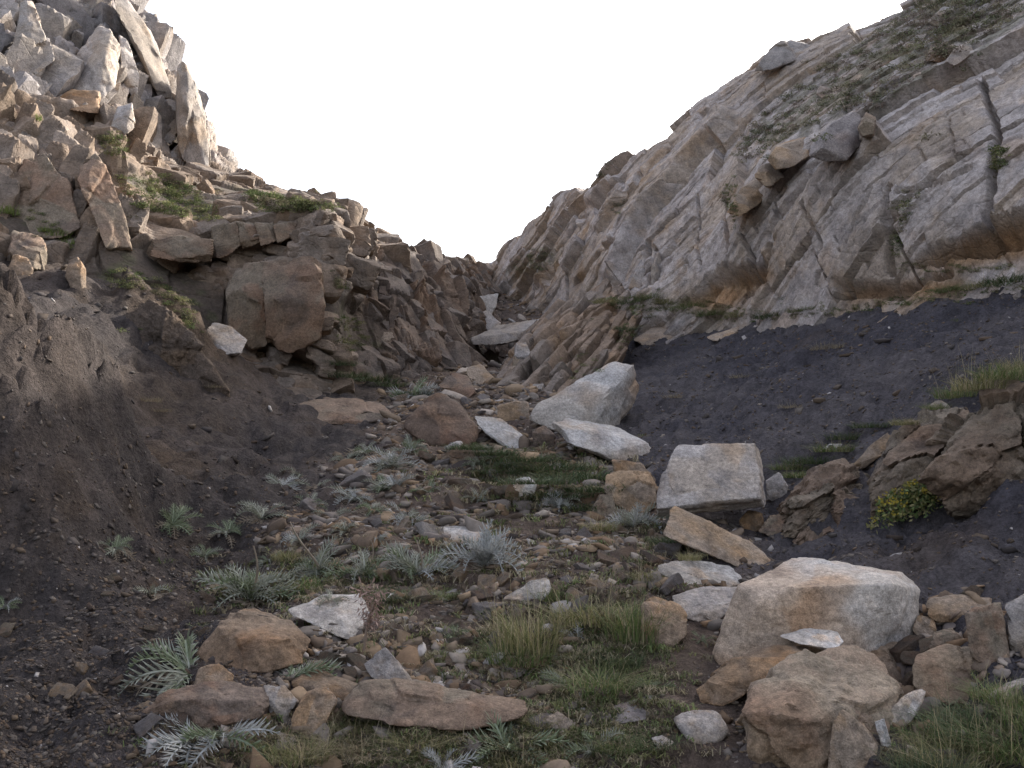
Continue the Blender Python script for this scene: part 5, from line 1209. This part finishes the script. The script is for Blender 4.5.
# heath and turf on the cliffs: nobody could count it
def heath():
    rg = np.random.default_rng(12); protos = []
    for k in range(4):
        V, Fc, C = [], [], []
        for i in range(70):
            a, q, e = rg.random() * 6.28, rg.random() ** .5, rg.uniform(.0, 1.4); c = np.array([q * math.cos(a) * math.cos(e), q * math.sin(a) * math.cos(e), .6 * math.sin(e) * q]); x = unit(rg.normal(size=3) + [0, 0, .7]); y = unit(np.cross(x, rg.normal(size=3))); s = rg.uniform(.12, .26); b = len(V)
            V += [c - x * s * .5, c + y * s * .22, c + x * s, c - y * s * .22]; Fc.append((b, b + 1, b + 2, b + 3)); C += [np.ones(3) * rg.uniform(.6, 1.35)] * 4
        protos.append((np.array(V), np.array(Fc), np.array(C)))
    areas = [([(845,50),(925,0),(1024,-30),(1060,0),(1024,22),(960,52),(905,88),(880,112),(850,112),(800,132),(745,142),(765,112),(800,86),(830,62)], 400, .17, 'heath'),
             ([(880,20),(925,0),(990,-20),(1000,10),(900,60)], 110, .18, 'heath'), ([(720,150),(760,125),(800,125),(790,140),(740,165)], 70, .16, 'heath'),
             ([(732,215),(742,185),(735,175),(718,200)], 26, .1, 'turf'), ([(990,150),(1004,148),(1004,175),(992,180)], 30, .12, 'turf'), ([(893,195),(925,188),(920,200),(902,235),(897,270),(890,262)], 46, .09, 'turf'),
             ([(897,262),(985,268),(1024,262),(1024,268),(985,274),(900,272)], 60, .06, 'turf'), ([(735,235),(732,205),(740,210)], 14, .08, 'turf'), ([(590,168),(605,150),(612,160),(600,180)], 18, .16, 'heath'), ([(612,205),(625,200),(622,214),(610,216)], 14, .12, 'heath'), ([(510,262),(545,250),(560,254),(548,268),(525,280)], 50, .2, 'heath'),
             ([(640,300),(690,296),(760,312),(840,306),(960,286),(1024,276),(1024,290),(960,298),(840,316),(740,324),(640,310)], 300, .07, 'turf'), ([(590,302),(620,296),(660,300),(690,312),(640,322),(630,345),(618,350),(626,312)], 110, .09, 'turf'),
             ([(118,182),(135,172),(175,178),(205,196),(222,222),(205,222),(160,214),(130,206)], 220, .13, 'turf'), ([(245,190),(300,200),(335,208),(320,214),(260,212)], 130, .14, 'turf'), ([(95,136),(120,132),(130,150),(110,158)], 50, .12, 'turf'),
             ([(105,268),(150,275),(190,300),(205,335),(190,330),(150,292),(110,288)], 110, .09, 'turf'), ([(335,318),(360,318),(368,345),(350,352),(336,345)], 60, .09, 'turf'), ([(330,270),(350,285),(345,292),(332,286)], 20, .08, 'turf'), ([(30,205),(75,235),(70,250),(20,215)], 30, .08, 'turf'), ([(565,350),(590,352),(600,372),(570,380),(555,366)], 16, .07, 'turf')]
    Ps, Ss, Cs = [], [], []
    ca = {'heath': [[.17,.165,.10],[.20,.175,.115],[.14,.145,.085],[.19,.15,.12]], 'turf': [[.13,.145,.06],[.10,.125,.05],[.18,.175,.08],[.15,.13,.08]]}
    for pts, n, sz, kind in areas:
        us = [p[0] for p in pts]; vs = [p[1] for p in pts]; got = 0
        for _ in range(n * 12):
            if got >= n: break
            u, v = rg.uniform(min(us), max(us)), rg.uniform(min(vs), max(vs))
            if not poly_in(np.array([[u, v]]), pts)[0] and rg.random() > .015: continue
            p, nn, d = hit(u, v)
            if d > 60 or abs(p[2] - W(u, v, 20)[2]) < 1e-6: continue
            s = sz * rg.uniform(.5, 1.3); Ps.append(p); Ss.append([s, s, s * .8]); Cs.append(np.array(ca[kind][rg.integers(4)]) * rg.uniform(.7, 1.3)); got += 1
    n = len(Ps); N = np.tile([0., -.15, 1.], (n, 1)); N /= np.linalg.norm(N, axis=1, keepdims=True)
    me = merge_scatter('heath', protos, np.array(Ps), basis(N, rg.random(n) * 6.28), np.array(Ss), np.array(Cs), rg)
    tag(link('heath_vegetation', me, M_HEATH), 'olive heath and turf growing on the ledges of the cliffs', 'vegetation', kind='stuff')
heath()
def ground_cover():
    rg = np.random.default_rng(61); protos = []
    for k in range(5):
        V, Fc, C = [], [], []
        for i in range(16):
            a = rg.random() * 6.28; b0 = rg.normal(0, .5, 2); dv = np.array([math.cos(a), math.sin(a)]); sd = np.array([-dv[1], dv[0], 0]) * .05; ln = rg.uniform(.4, 1.2); b = len(V); c = rg.uniform(.7, 1.3)
            for t, w in ((0, 1), (.5, .8), (1, .1)):
                q = np.array([b0[0] + dv[0] * ln * t, b0[1] + dv[1] * ln * t, .75 * t * (1.5 - t) * rg.uniform(.7, 1.3)]); V += [q + sd * w, q - sd * w]; C += [np.ones(3) * c] * 2
            Fc += [(b, b + 1, b + 3, b + 2), (b + 2, b + 3, b + 5, b + 4)]
        protos.append((np.array(V), np.array(Fc), np.array(C)))
    Ps, Cs, Ss = [], [], []
    pal = [[.18,.185,.075],[.13,.165,.06],[.26,.22,.13],[.20,.165,.10],[.13,.14,.06],[.31,.26,.17]]
    for (cu, cv, ru, rv, n) in ((420, 745, 190, 34, 1700), (560, 735, 110, 40, 800), (575, 640, 90, 60, 700), (620, 690, 60, 40, 300), (330, 590, 130, 36, 520), (460, 660, 120, 50, 260), (540, 480, 100, 36, 420), (640, 560, 50, 50, 180), (960, 735, 80, 40, 420), (480, 545, 140, 40, 160)):
        for _ in range(n):
            u, v = cu + ru * rg.normal(0, .5), cv + rv * rg.normal(0, .5)
            if not (0 < u < 1024 and v < 790): continue
            g = on_ground(u, v)
            if g is None: continue
            p, nn, d = g
            s = rg.uniform(5, 13) * d / F; Ps.append(p); Ss.append([s, s, s * rg.uniform(.7, 1.4)]); Cs.append(np.array(pal[rg.integers(6)]) * rg.uniform(.6, 1.2))
    n = len(Ps); N = np.tile([0., 0, 1.], (n, 1))
    tag(link('grass', merge_scatter('grass', protos, np.array(Ps), basis(N, rg.random(n) * 6.28), np.array(Ss), np.array(Cs), rg), M_GRASS), 'short dry grass and weeds between the stones of the gully floor', 'grass', kind='stuff')
ground_cover()


# ------------------------------------------------------------------ light
def sky():
    w = bpy.data.worlds.new('World'); SC.world = w; w.use_nodes = True
    N, L = w.node_tree.nodes, w.node_tree.links
    bg = N['Background']
    st = N.new('ShaderNodeTexSky'); st.sky_type = 'NISHITA'; st.sun_disc = False
    st.sun_elevation = SUN_EL; st.sun_rotation = SUN_AZ; st.dust_density = 3.5; st.air_density = 1.0; st.ozone_density = 1.0
    hs = N.new('ShaderNodeHueSaturation'); hs.inputs['Saturation'].default_value = .55; hs.inputs['Hue'].default_value = .513
    L.new(st.outputs[0], hs.inputs['Color']); L.new(hs.outputs[0], bg.inputs['Color'])
    bg.inputs['Strength'].default_value = .10
    s = bpy.data.lights.new('sun', 'SUN'); s.energy = 2.0; s.angle = math.radians(.5); s.color = (1, .95, .88)
    so = bpy.data.objects.new('sun', s); COL.objects.link(so)
    d = Vector((math.sin(SUN_AZ) * math.cos(SUN_EL), math.cos(SUN_AZ) * math.cos(SUN_EL), math.sin(SUN_EL)))
    so.rotation_euler = d.to_track_quat('Z', 'Y').to_euler(); so.location = d * 60
SUN_AZ, SUN_EL = math.radians(42), math.radians(29)
sky()
SC.view_settings.view_transform = 'Standard'; SC.view_settings.look = 'None'; SC.view_settings.gamma = 1
SC.view_settings.exposure = 2.2
SC.render.engine = 'CYCLES'
SC.cycles.max_bounces = 5; SC.cycles.diffuse_bounces = 3
SC.cycles.use_denoising = True
